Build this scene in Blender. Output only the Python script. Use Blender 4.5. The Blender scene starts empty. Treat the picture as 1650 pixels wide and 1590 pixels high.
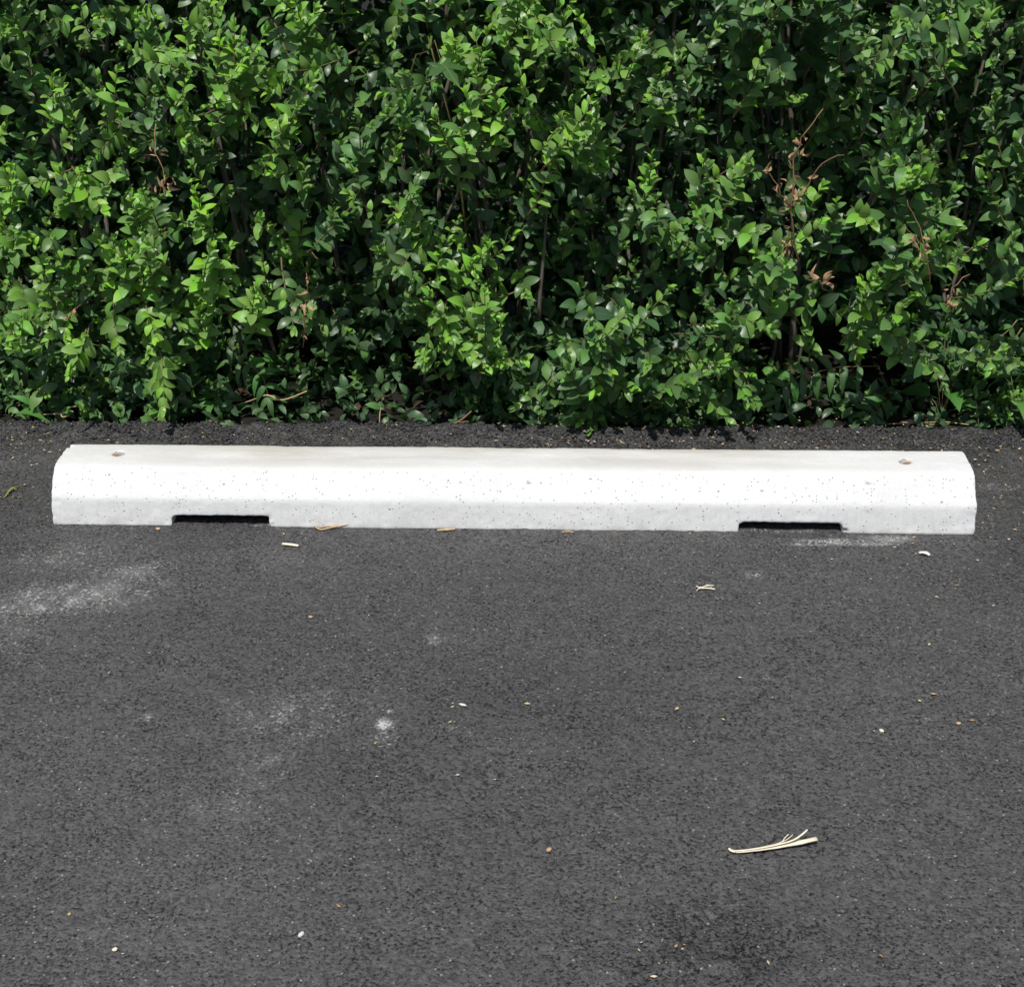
import bpy, bmesh, math, random
import numpy as np
from mathutils import Vector, Matrix, noise as mnoise

# ------------------------------------------------------------------ camera, sky, sun, exposure
scene = bpy.context.scene
C = scene.collection
rng = np.random.default_rng(7)
random.seed(7)
R = math.radians

CAM_P = np.array((0.1439, -2.702, 1.4129))
YAW, PITCH, ROLL, FPX = -0.0496, 0.4577, -0.0124, 2479.1
cam_d = bpy.data.cameras.new('camera')
cam = bpy.data.objects.new('camera', cam_d)
C.objects.link(cam)
FW = np.array((math.sin(YAW) * math.cos(PITCH), math.cos(YAW) * math.cos(PITCH), -math.sin(PITCH)))
_r = np.array((math.cos(YAW), -math.sin(YAW), 0.0))
_u = np.cross(_r, FW)
RT = math.cos(ROLL) * _r + math.sin(ROLL) * _u
UP = -math.sin(ROLL) * _r + math.cos(ROLL) * _u
m = Matrix.Identity(4)
for i in range(3):
    m[i][0], m[i][1], m[i][2], m[i][3] = RT[i], UP[i], -FW[i], CAM_P[i]
cam.matrix_world = m
cam_d.sensor_fit = 'HORIZONTAL'
cam_d.sensor_width = 36.0
cam_d.lens = 36.0 * FPX / 1650.0
cam_d.clip_start = 0.05
cam_d.clip_end = 500.0
scene.camera = cam

SUN_EL, SUN_AZ = R(64), R(12)
world = bpy.data.worlds.new('World')
scene.world = world
world.use_nodes = True
wn = world.node_tree
wn.nodes.clear()
sky = wn.nodes.new('ShaderNodeTexSky')
sky.sky_type = 'NISHITA'
sky.sun_disc = False
sky.sun_elevation = SUN_EL
sky.sun_rotation = math.pi + SUN_AZ
sky.air_density = 1.0
sky.dust_density = 1.6
bg = wn.nodes.new('ShaderNodeBackground')
bg.inputs['Strength'].default_value = 0.090
wo = wn.nodes.new('ShaderNodeOutputWorld')
wn.links.new(sky.outputs[0], bg.inputs[0])
wn.links.new(bg.outputs[0], wo.inputs[0])

sun_d = bpy.data.lights.new('sun', 'SUN')
sun_d.energy = 4.2
sun_d.angle = R(0.55)
sun_d.color = (1.0, 0.97, 0.925)
sun = bpy.data.objects.new('sun', sun_d)
C.objects.link(sun)
SUN = Vector((-math.sin(SUN_AZ) * math.cos(SUN_EL), -math.cos(SUN_AZ) * math.cos(SUN_EL), math.sin(SUN_EL)))
sun.location = SUN * 8
sun.rotation_euler = SUN.to_track_quat('Z', 'Y').to_euler()

vs = scene.view_settings
vs.view_transform = 'Standard'
vs.look = 'None'
vs.gamma = 1.0
vs.exposure = 0.0
vs.use_curve_mapping = False
scene.render.engine = 'CYCLES'
scene.cycles.use_denoising = True
scene.cycles.max_bounces = 5
scene.cycles.diffuse_bounces = 2
scene.cycles.glossy_bounces = 2
scene.cycles.transmission_bounces = 3
scene.cycles.transparent_max_bounces = 4
scene.cycles.use_adaptive_sampling = True
scene.cycles.adaptive_threshold = 0.03
scene.cycles.adaptive_min_samples = 20

# ------------------------------------------------------------------ helpers
def tag(o, label=None, cat=None, group=None, kind=None):
    if label: o['label'] = label
    if cat: o['category'] = cat
    if group: o['group'] = group
    if kind: o['kind'] = kind
    return o

def link(name, mesh, mat=None, parent=None, loc=None):
    o = bpy.data.objects.new(name, mesh)
    C.objects.link(o)
    if mat is not None and mesh is not None and not mesh.materials:
        for mm in (mat if isinstance(mat, (list, tuple)) else [mat]):
            mesh.materials.append(mm)
    if parent is not None:
        o.parent = parent
    if loc is not None:
        o.location = loc
    return o

def empty(name, loc, label, cat, group=None):
    o = bpy.data.objects.new(name, None)
    C.objects.link(o)
    o.location = loc
    o.empty_display_size = 0.05
    return tag(o, label, cat, group)

def mesh_np(name, verts, faces, smooth=True):
    me = bpy.data.meshes.new(name)
    me.from_pydata([tuple(v) for v in verts], [], [tuple(f) for f in faces])
    if smooth:
        me.polygons.foreach_set('use_smooth', np.ones(len(me.polygons), dtype=bool))
    me.update()
    return me

def fattr(me, name, vals):
    a = me.attributes.new(name, 'FLOAT', 'POINT')
    a.data.foreach_set('value', np.asarray(vals, dtype=np.float32))

def vnoise(x, y, seed=0):
    """smooth 2-d value noise in -1..1"""
    xi = np.floor(x).astype(np.int64); yi = np.floor(y).astype(np.int64)
    fx = x - xi; fy = y - yi
    fx = fx * fx * (3 - 2 * fx); fy = fy * fy * (3 - 2 * fy)
    def h(a, b):
        n = (a * 374761393 + b * 668265263 + seed * 1274126177) & 0xFFFFFFFF
        n = ((n ^ (n >> 13)) * 1274126177) & 0xFFFFFFFF
        n = (n ^ (n >> 16)) & 0xFFFFFFFF
        return n / 2147483647.5 - 1.0
    return (h(xi, yi) * (1 - fx) + h(xi + 1, yi) * fx) * (1 - fy) + (h(xi, yi + 1) * (1 - fx) + h(xi + 1, yi + 1) * fx) * fy

def tube(pts, rads, n=6):
    """tapered tube along a polyline: verts, faces"""
    V, F = [], []
    pts = [Vector(p) for p in pts]
    for i, p in enumerate(pts):
        t = (pts[min(i + 1, len(pts) - 1)] - pts[max(i - 1, 0)])
        if t.length < 1e-9: t = Vector((0, 0, 1))
        t.normalize()
        a = t.cross(Vector((0.31, 0.77, 0.55)))
        a.normalize()
        b = t.cross(a)
        for k in range(n):
            an = 2 * math.pi * k / n
            V.append(p + (a * math.cos(an) + b * math.sin(an)) * rads[i])
    for i in range(len(pts) - 1):
        for k in range(n):
            F.append((i * n + k, i * n + (k + 1) % n, (i + 1) * n + (k + 1) % n, (i + 1) * n + k))
    F.append(tuple(range(n - 1, -1, -1)))
    F.append(tuple(range((len(pts) - 1) * n, len(pts) * n)))
    return [tuple(v) for v in V], F

class Nodes:
    def __init__(self, name):
        self.mat = bpy.data.materials.new(name)
        self.mat.use_nodes = True
        self.t = self.mat.node_tree
        self.t.nodes.clear()
        self.out = self.n('ShaderNodeOutputMaterial')
    def n(self, kind, **kw):
        nd = self.t.nodes.new(kind)
        for k, v in kw.items(): setattr(nd, k, v)
        return nd
    def put(self, sock, v):
        if isinstance(v, bpy.types.NodeSocket): self.t.links.new(v, sock)
        elif v is not None: sock.default_value = v
    def math(self, op, a, b=None, c=None, clamp=False):
        nd = self.n('ShaderNodeMath', operation=op, use_clamp=clamp)
        for i, v in enumerate((a, b, c)):
            if v is not None: self.put(nd.inputs[i], v)
        return nd.outputs[0]
    def mix(self, f, a, b, blend='MIX'):
        nd = self.n('ShaderNodeMix', data_type='RGBA', blend_type=blend)
        self.put(nd.inputs[0], f)
        for s, v in ((nd.inputs[6], a), (nd.inputs[7], b)):
            if isinstance(v, (tuple, list)) and len(v) == 3: v = (*v, 1)
            self.put(s, v)
        return nd.outputs[2]
    def map(self, v, a, b, c=0.0, d=1.0, smooth=False):
        nd = self.n('ShaderNodeMapRange', interpolation_type='SMOOTHSTEP' if smooth else 'LINEAR')
        for i, x in enumerate((v, a, b, c, d)): self.put(nd.inputs[i], x)
        return nd.outputs[0]
    def attr(self, name):
        return self.n('ShaderNodeAttribute', attribute_name=name).outputs['Fac']
    def obj(self):
        return self.n('ShaderNodeTexCoord').outputs['Object']
    def noise(self, vec, scale, detail=4, rough=0.55, dist=0.0):
        nd = self.n('ShaderNodeTexNoise')
        self.put(nd.inputs['Vector'], vec)
        nd.inputs['Scale'].default_value = scale
        nd.inputs['Detail'].default_value = detail
        nd.inputs['Roughness'].default_value = rough
        nd.inputs['Distortion'].default_value = dist
        return nd.outputs['Fac']
    def voro(self, vec, scale, feature='F1', rand=1.0):
        nd = self.n('ShaderNodeTexVoronoi', feature=feature)
        self.put(nd.inputs['Vector'], vec)
        nd.inputs['Scale'].default_value = scale
        nd.inputs['Randomness'].default_value = rand
        return nd
    def bump(self, h, strength, dist, normal=None):
        nd = self.n('ShaderNodeBump')
        nd.inputs['Strength'].default_value = strength
        nd.inputs['Distance'].default_value = dist
        self.put(nd.inputs['Height'], h)
        if normal is not None: self.put(nd.inputs['Normal'], normal)
        return nd.outputs[0]
    def bsdf(self, col, rough=0.6, spec=0.5, normal=None):
        nd = self.n('ShaderNodeBsdfPrincipled')
        if isinstance(col, (tuple, list)) and len(col) == 3: col = (*col, 1)
        self.put(nd.inputs['Base Color'], col)
        self.put(nd.inputs['Roughness'], rough)
        self.put(nd.inputs['Specular IOR Level'], spec)
        if normal is not None: self.put(nd.inputs['Normal'], normal)
        return nd.outputs[0]
    def done(self, sh):
        self.t.links.new(sh, self.out.inputs[0])
        return self.mat

# ------------------------------------------------------------------ materials
def mat_asphalt():
    N = Nodes('asphalt')
    p = N.obj()
    v1 = N.voro(p, 190)
    sep = N.n('ShaderNodeSeparateColor'); N.t.links.new(v1.outputs['Color'], sep.inputs[0])
    big = N.attr('tone')
    fine = N.noise(p, 185, 2, 0.75)          # stones against the dark pits between them
    # bitumen-coated stones with worn faces, pit shadows between them painted near-black
    mid = N.attr('patchy')
    tar = N.attr('tar')
    grain = N.math('ADD', fine, N.math('MULTIPLY', mid, 0.05))
    grain = N.math('SUBTRACT', grain, N.math('MULTIPLY', tar, 0.10))
    val = N.map(grain, 0.345, 0.480, 0.006, 0.071)
    val = N.math('MULTIPLY', val, N.map(tar, 0.0, 1.0, 1.0, 0.80))
    val = N.math('MULTIPLY', val, N.map(sep.outputs[0], 0.0, 1.0, 0.66, 1.34))
    val = N.math('MULTIPLY', val, N.map(big, -1.0, 1.0, 0.82, 1.18))
    comb = N.n('ShaderNodeCombineColor')
    N.put(comb.inputs[0], val); N.put(comb.inputs[1], N.math('MULTIPLY', val, 0.975)); N.put(comb.inputs[2], N.math('MULTIPLY', val, 0.955))
    col = comb.outputs[0]
    # a few bare light chips
    chip = N.math('MULTIPLY', N.math('GREATER_THAN', sep.outputs[2], 0.965), N.map(v1.outputs['Distance'], 0.40, 0.25))
    col = N.mix(N.math('MULTIPLY', chip, N.map(sep.outputs[1], 0, 1, 0.15, 0.7)), col, (0.36, 0.345, 0.325))
    # chalky concrete dust, caught on the high grains
    dust = N.attr('dust')
    dsum = N.math('ADD', N.math('MULTIPLY', fine, 0.72), N.math('MULTIPLY', sep.outputs[1], 0.28))
    dm = N.math('MULTIPLY', N.map(N.math('ADD', dsum, N.math('MULTIPLY', dust, 0.25)), 0.63, 0.92), N.map(dust, 0.0, 0.25), clamp=True)
    soft = N.math('MULTIPLY', N.math('MULTIPLY', N.math('POWER', N.math('MINIMUM', dust, 0.85), 1.5), 0.30), N.map(mid, -1.0, 1.0, 0.4, 1.4))
    dm = N.math('MAXIMUM', N.math('MULTIPLY', dm, 0.8), soft, clamp=True)
    col = N.mix(dm, col, (0.54, 0.53, 0.51))
    hgt = N.math('ADD', N.math('MULTIPLY', fine, 1.3), N.math('MULTIPLY', N.math('SUBTRACT', 1.0, v1.outputs['Distance']), 0.35))
    nrm = N.bump(hgt, 0.8, 0.0028)
    return N.done(N.bsdf(col, N.map(sep.outputs[1], 0, 1, 0.5, 0.85), 0.42, nrm))

def mat_concrete():
    N = Nodes('cast_concrete')
    p = N.obj()
    geo = N.n('ShaderNodeNewGeometry')
    sx = N.n('ShaderNodeSeparateXYZ'); N.t.links.new(geo.outputs['True Normal'], sx.inputs[0])
    px = N.n('ShaderNodeSeparateXYZ'); N.t.links.new(p, px.inputs[0])
    mp = N.n('ShaderNodeMapping'); N.t.links.new(p, mp.inputs[0]); mp.inputs['Scale'].default_value = (0.16, 1, 1)
    streak = N.noise(mp.outputs[0], 13, 5, 0.62)
    cloud = N.noise(p, 7, 5, 0.6)
    col = N.mix(N.map(cloud, 0.3, 0.7), (0.63, 0.63, 0.618), (0.715, 0.715, 0.703))
    # finer grey mottling and pale runs on the lower face
    mp2 = N.n('ShaderNodeMapping'); N.t.links.new(p, mp2.inputs[0]); mp2.inputs['Scale'].default_value = (1, 1, 0.12)
    runs = N.noise(mp2.outputs[0], 160, 2, 0.5)
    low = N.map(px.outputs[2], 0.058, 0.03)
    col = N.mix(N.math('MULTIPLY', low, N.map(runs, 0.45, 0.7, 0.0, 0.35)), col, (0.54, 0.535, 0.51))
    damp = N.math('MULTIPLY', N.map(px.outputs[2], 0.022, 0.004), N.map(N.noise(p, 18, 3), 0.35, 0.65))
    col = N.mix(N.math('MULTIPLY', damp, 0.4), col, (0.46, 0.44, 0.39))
    # tan weathering on the trowelled top
    top = N.map(sx.outputs[2], 0.90, 0.97)
    side = N.map(N.math('ABSOLUTE', N.math('ADD', px.outputs[0], 0.05)), 0.9, 0.45, 0.15, 1.0)
    back = N.map(px.outputs[1], -0.035, 0.03, 0.15, 1.0)
    tan = N.math('MULTIPLY', N.math('MULTIPLY', top, N.math('MULTIPLY', side, back)), N.map(streak, 0.28, 0.54))
    col = N.mix(N.math('MULTIPLY', tan, 0.9), col, (0.45, 0.43, 0.37))
    # air-bubble pores
    v = N.voro(p, 150); v2 = N.voro(p, 60)
    s1 = N.n('ShaderNodeSeparateColor'); N.t.links.new(v.outputs['Color'], s1.inputs[0])
    s2 = N.n('ShaderNodeSeparateColor'); N.t.links.new(v2.outputs['Color'], s2.inputs[0])
    spread = N.map(N.noise(p, 5, 3), 0.35, 0.65, 0.0, 0.25)
    pr1 = N.math('MULTIPLY', N.math('GREATER_THAN', N.math('ADD', s1.outputs[0], spread), 0.86), N.map(v.outputs['Distance'], 0.24, 0.12))
    pr2 = N.math('MULTIPLY', N.math('GREATER_THAN', s2.outputs[0], 0.84), N.map(v2.outputs['Distance'], N.map(s2.outputs[1], 0, 1, 0.10, 0.20), 0.07))
    mp3 = N.n('ShaderNodeMapping'); N.t.links.new(p, mp3.inputs[0]); mp3.inputs['Scale'].default_value = (0.5, 1, 1)
    v3 = N.voro(mp3.outputs[0], 48)
    s3 = N.n('ShaderNodeSeparateColor'); N.t.links.new(v3.outputs['Color'], s3.inputs[0])
    pr3 = N.math('MULTIPLY', N.math('GREATER_THAN', N.math('ADD', s3.outputs[0], N.math('MULTIPLY', spread, 0.4)), 0.95), N.map(v3.outputs['Distance'], N.map(s3.outputs[1], 0, 1, 0.10, 0.22), 0.05))
    notop = N.map(sx.outputs[2], 0.97, 0.86)
    pore = N.math('MULTIPLY', N.math('MAXIMUM', N.math('MAXIMUM', pr1, pr3), pr2), notop, clamp=True)
    col = N.mix(N.math('MULTIPLY', pore, 0.7), col, (0.17, 0.165, 0.15))
    gr = N.noise(p, 260, 3, 0.6)
    col = N.mix(N.map(gr, 0.50, 0.72, 0.0, 0.35), col, (0.48, 0.475, 0.455))
    h = N.math('SUBTRACT', N.math('MULTIPLY', gr, 0.35), pore)
    nrm = N.bump(h, 0.6, 0.0018)
    return N.done(N.bsdf(col, 0.85, 0.25, nrm))

def mat_leaf(name, old, new, under, trans, gloss=0.40, veins=0.5):
    N = Nodes(name)
    age = N.attr('age')
    oi = N.n('ShaderNodeObjectInfo')
    rnd = N.math('FRACT', N.math('ADD', N.attr('rnd'), oi.outputs['Random']))
    rnd2 = N.math('FRACT', N.math('MULTIPLY', rnd, 7.31))
    uv = N.n('ShaderNodeUVMap'); uv.uv_map = 'UVMap'
    su = N.n('ShaderNodeSeparateXYZ'); N.t.links.new(uv.outputs[0], su.inputs[0])
    au = N.math('ABSOLUTE', N.math('SUBTRACT', su.outputs[0], 0.5))
    col = N.mix(age, old, new)
    hs = N.n('ShaderNodeHueSaturation')
    N.put(hs.inputs['Hue'], N.map(rnd, 0, 1, 0.485, 0.512))
    N.put(hs.inputs['Saturation'], N.map(rnd2, 0, 1, 0.82, 1.08))
    N.put(hs.inputs['Value'], N.map(rnd2, 0, 1, 0.72, 1.25))
    N.t.links.new(col, hs.inputs['Color'])
    col = hs.outputs[0]
    # pale midrib and side veins
    rib = N.map(au, 0.035, 0.012)
    w = N.math('SINE', N.math('MULTIPLY', N.math('SUBTRACT', su.outputs[1], N.math('MULTIPLY', au, 0.55)), 44.0))
    vein = N.math('MULTIPLY', N.map(w, 0.75, 1.0), 0.22)
    pat = N.math('MULTIPLY', N.math('MAXIMUM', rib, vein), veins)
    col = N.mix(pat, col, N.mix(0.5, col, (0.22, 0.34, 0.10)))
    geo = N.n('ShaderNodeNewGeometry')
    top = N.bsdf(N.mix(geo.outputs['Backfacing'], col, N.mix(0.55, col, under)), N.map(rnd2, 0, 1, gloss - 0.06, gloss + 0.14),
                 0.42)
    tr = N.n('ShaderNodeBsdfTranslucent')
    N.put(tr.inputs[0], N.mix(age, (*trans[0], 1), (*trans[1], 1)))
    mx = N.n('ShaderNodeMixShader')
    mx.inputs[0].default_value = 0.24
    N.t.links.new(top, mx.inputs[1]); N.t.links.new(tr.outputs[0], mx.inputs[2])
    return N.done(mx.outputs[0])

def mat_noise(name, c1, c2, scale=30, rough=0.8, bump=0.4, bdist=0.002, spec=0.3, stretch=None):
    N = Nodes(name)
    p = N.obj()
    if stretch:
        mp = N.n('ShaderNodeMapping'); N.t.links.new(p, mp.inputs[0]); mp.inputs['Scale'].default_value = stretch
        p = mp.outputs[0]
    f = N.noise(p, scale, 4, 0.6)
    oi = N.n('ShaderNodeObjectInfo')
    col = N.mix(N.map(f, 0.3, 0.7), c1, c2)
    col = N.mix(N.map(oi.outputs['Random'], 0, 1, 0.0, 0.25), col, c2)
    return N.done(N.bsdf(col, rough, spec, N.bump(f, bump, bdist)))

def mat_seed():
    N = Nodes('dry_seeds')
    r = N.attr('rnd')
    col = N.mix(N.map(r, 0.0, 0.6), (0.28, 0.16, 0.07), (0.55, 0.40, 0.19))
    col = N.mix(N.map(r, 0.6, 1.0), col, (0.60, 0.52, 0.36))
    return N.done(N.bsdf(col, 0.7, 0.3))

M_ASPH = mat_asphalt()
M_CONC = mat_concrete()
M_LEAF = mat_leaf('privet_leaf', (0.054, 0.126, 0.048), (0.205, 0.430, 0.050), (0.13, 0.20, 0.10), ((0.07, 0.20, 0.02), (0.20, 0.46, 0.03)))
M_WEED = mat_leaf('weed_leaf', (0.035, 0.10, 0.025), (0.085, 0.23, 0.035), (0.11, 0.18, 0.08), ((0.07, 0.20, 0.02), (0.16, 0.38, 0.03)), 0.45)
M_TWIG = mat_noise('green_brown_twig', (0.10, 0.085, 0.035), (0.17, 0.15, 0.06), 60)
M_BARK = mat_noise('grey_brown_bark', (0.10, 0.085, 0.065), (0.19, 0.165, 0.13), 70, stretch=(1, 1, 0.2))
M_DEAD = mat_noise('dead_twig_bark', (0.19, 0.10, 0.06), (0.30, 0.17, 0.10), 80)
M_DRY = mat_noise('dried_leaf', (0.22, 0.115, 0.055), (0.50, 0.34, 0.19), 45, spec=0.2)
M_STRAW = mat_noise('dry_straw', (0.62, 0.54, 0.38), (0.80, 0.74, 0.58), 90, stretch=(0.25, 1, 1))
M_STRAW2 = mat_noise('tan_twig', (0.38, 0.25, 0.13), (0.55, 0.40, 0.22), 90)
M_RUST = mat_noise('rusty_steel', (0.20, 0.105, 0.045), (0.36, 0.22, 0.10), 220, 0.85)
M_SOIL = mat_noise('shade_darkened_soil', (0.008, 0.007, 0.006), (0.018, 0.015, 0.012), 40, 0.95, 0.8, 0.01)  # albedo lowered to near-black so the hedge-foot shadow shows even where sunlit
M_LITTER = mat_noise('leaf_mould', (0.030, 0.022, 0.013), (0.070, 0.048, 0.028), 25, 0.9)
M_PALE = mat_noise('pale_flake', (0.55, 0.53, 0.50), (0.72, 0.70, 0.66), 80)
M_CRUMB = mat_noise('bitumen_crumb', (0.030, 0.030, 0.031), (0.066, 0.065, 0.066), 120, 0.7, 0.6, 0.002)
M_SEED = mat_seed()

# ------------------------------------------------------------------ setting: asphalt lot and soil
EDGE_Y = 0.492
def edge_y(x):
    return EDGE_Y + 0.004 * np.clip(-x, -1.5, 1.5) + 0.012 * vnoise(x * 9, x * 0 + 3, 5) + 0.009 * vnoise(x * 37, x * 0 + 9, 6) + 0.005 * vnoise(x * 90, x * 0 + 1, 8)

def make_asphalt():
    def axis(lo, hi, step, far_lo, far_hi):
        mid = np.arange(lo, hi + step / 2, step)
        def outwards(a, far):
            r, s, x = [], step * 1.6, a
            sg = 1 if far > a else -1
            while abs(x - a) < abs(far - a):
                x += sg * s; s *= 1.45; r.append(x)
            return r
        left = outwards(lo, far_lo)[::-1] if far_lo is not None else []
        right = outwards(hi, far_hi) if far_hi is not None else []
        return np.array(left + list(mid) + right)
    xs = axis(-1.30, 1.30, 0.0048, -120, 120)
    ys = axis(-1.35, 0.56, 0.0048, -160, None)
    X, Y = np.meshgrid(xs, ys)
    near = np.clip((1.45 - np.abs(X)) / 0.12, 0, 1) * np.clip((Y + 1.5) / 0.12, 0, 1)
    rag = np.clip((Y - 0.30) / 0.16, 0, 1) * 0.9
    g = [((0.305, -1.173), 0.13, 0.10)]
    for (cx, cy), rx, ry in g:
        TAR = 0.55 * np.clip(1.2 - np.hypot((X - cx) / rx, (Y - cy) / ry) + 0.5 * vnoise(X * 22, Y * 22, 31), 0, 1)
        rag = np.maximum(rag, 1.0 * np.clip(1.25 - np.hypot((X - cx) / rx, (Y - cy) / ry) + 0.4 * vnoise(X * 22, Y * 22, 31), 0, 1))
    TAR = np.maximum(TAR, 0.75 * np.clip((Y - 0.30) / 0.14 + 0.5 * vnoise(X / 0.09, Y / 0.05, 33), 0, 1) * near)
    Z = near * (0.0011 * vnoise(X / 0.0085, Y / 0.0085, 1) + 0.0009 * vnoise(X / 0.019, Y / 0.019, 2) + 0.0012 * vnoise(X / 0.06, Y / 0.06, 3))
    Z += 0.0025 * near * vnoise(X / 0.5, Y / 0.5, 4)
    Z += near * rag * (0.0034 * vnoise(X / 0.014, Y / 0.014, 11) + 0.0040 * vnoise(X / 0.034, Y / 0.034, 12))
    E = edge_y(X)
    Z += 0.010 * np.clip((Y - (E - 0.07)) / 0.05, 0, 1)
    Z -= 0.062 * np.clip((Y - E) / 0.028, 0, 1) ** 0.8
    # chalky dust where concrete rubbed or spattered the surface
    D = np.zeros_like(X)
    def blob(c, rx, ry, a, ang=0.0, hard=1.0):
        dx, dy = X - c[0], Y - c[1]
        ca, sa = math.cos(ang), math.sin(ang)
        r2 = ((dx * ca + dy * sa) / rx) ** 2 + ((-dx * sa + dy * ca) / ry) ** 2
        np.maximum(D, a * np.exp(-r2 ** hard), out=D)
    blob((-0.790, -0.286), 0.15, 0.065, 0.85, 0.30)
    blob((-0.796, -0.322), 0.075, 0.018, 1.0, 0.15)
    blob((-0.736, -0.210), 0.10, 0.05, 0.55, 0.5)
    blob((-0.864, -0.393), 0.10, 0.10, 0.30)
    blob((-0.853, -0.140), 0.14, 0.07, 0.34)
    blob((-0.165, -0.673), 0.012, 0.014, 1.8)
    blob((-0.162, -0.636), 0.006, 0.006, 1.0)
    blob((-0.550, -0.662), 0.010, 0.010, 1.5)
    blob((-0.162, -0.713), 0.025, 0.025, 0.36)
    blob((-0.318, -0.649), 0.11, 0.08, 0.33)
    blob((-0.340, -0.667), 0.03, 0.03, 0.38)
    blob((-0.233, -0.611), 0.12, 0.06, 0.20)
    blob((-0.369, -0.891), 0.06, 0.06, 0.33)
    blob((-0.343, -0.784), 0.06, 0.07, 0.28)
    blob((-0.108, -0.415), 0.016, 0.016, 0.7)
    blob((0.458, -0.518), 0.012, 0.012, 0.8)
    blob((0.470, -0.169), 0.025, 0.015, 0.45)
    blob((0.657, -0.033), 0.12, 0.012, 0.80, 0, 2)
    blob((0.679, -0.043), 0.075, 0.007, 1.25, 0, 2)
    blob((0.583, -0.048), 0.05, 0.006, 0.9, 0, 2)
    blob((0.743, -0.021), 0.06, 0.016, 0.75, 0, 2)
    blob((0.541, 0.006), 0.08, 0.006, 0.55, 0, 2)
    blob((-0.483, 0.009), 0.03, 0.006, 0.7, 0, 2)
    blob((1.032, 0.214), 0.07, 0.02, 0.38)
    blob((-1.109, 0.309), 0.06, 0.06, 0.2)
    blob((-0.469, -0.130), 0.12, 0.05, 0.17)
    D *= 0.8 + 0.5 * vnoise(X / 0.03, Y / 0.03, 21)
    ny, nx = X.shape
    me = bpy.data.meshes.new('asphalt')
    V = np.stack([X, Y, Z], -1).reshape(-1, 3).astype(np.float32)
    idx = np.arange(nx * ny).reshape(ny, nx)
    Q = np.stack([idx[:-1, :-1], idx[:-1, 1:], idx[1:, 1:], idx[1:, :-1]], -1).reshape(-1, 4)
    me.vertices.add(len(V)); me.vertices.foreach_set('co', V.ravel())
    me.loops.add(Q.size); me.loops.foreach_set('vertex_index', Q.ravel().astype(np.int32))
    me.polygons.add(len(Q)); me.polygons.foreach_set('loop_start', np.arange(0, Q.size, 4, dtype=np.int32))
    me.polygons.foreach_set('use_smooth', np.ones(len(Q), dtype=bool))
    me.update(calc_edges=True)
    fattr(me, 'dust', np.clip(D, 0, 2).ravel())
    fattr(me, 'tar', TAR.ravel())
    fattr(me, 'tone', (0.6 * vnoise(X / 0.62, Y / 0.55, 91) + 0.4 * vnoise(X / 0.21, Y / 0.19, 92)).ravel())
    fattr(me, 'patchy', (0.6 * vnoise(X / 0.045, Y / 0.045, 93) + 0.5 * vnoise(X / 0.019, Y / 0.019, 94)).ravel())
    o = link('asphalt_pavement', me, M_ASPH)
    tag(o, 'dark grey new asphalt parking surface with chalky white scuffs', 'asphalt', kind='structure')
make_asphalt()

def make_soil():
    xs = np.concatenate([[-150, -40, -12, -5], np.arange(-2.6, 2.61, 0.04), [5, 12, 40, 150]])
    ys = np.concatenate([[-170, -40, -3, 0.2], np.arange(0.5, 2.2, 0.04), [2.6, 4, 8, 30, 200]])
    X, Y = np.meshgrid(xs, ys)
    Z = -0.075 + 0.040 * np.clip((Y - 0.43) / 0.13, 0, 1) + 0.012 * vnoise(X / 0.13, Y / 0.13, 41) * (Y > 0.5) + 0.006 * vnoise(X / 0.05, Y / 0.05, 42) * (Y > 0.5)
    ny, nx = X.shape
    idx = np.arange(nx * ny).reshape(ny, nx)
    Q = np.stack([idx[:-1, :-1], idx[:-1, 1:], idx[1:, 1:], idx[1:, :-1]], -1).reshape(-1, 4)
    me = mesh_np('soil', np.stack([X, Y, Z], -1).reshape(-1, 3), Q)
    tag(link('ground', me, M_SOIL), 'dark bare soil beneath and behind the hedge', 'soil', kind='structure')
make_soil()

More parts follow.
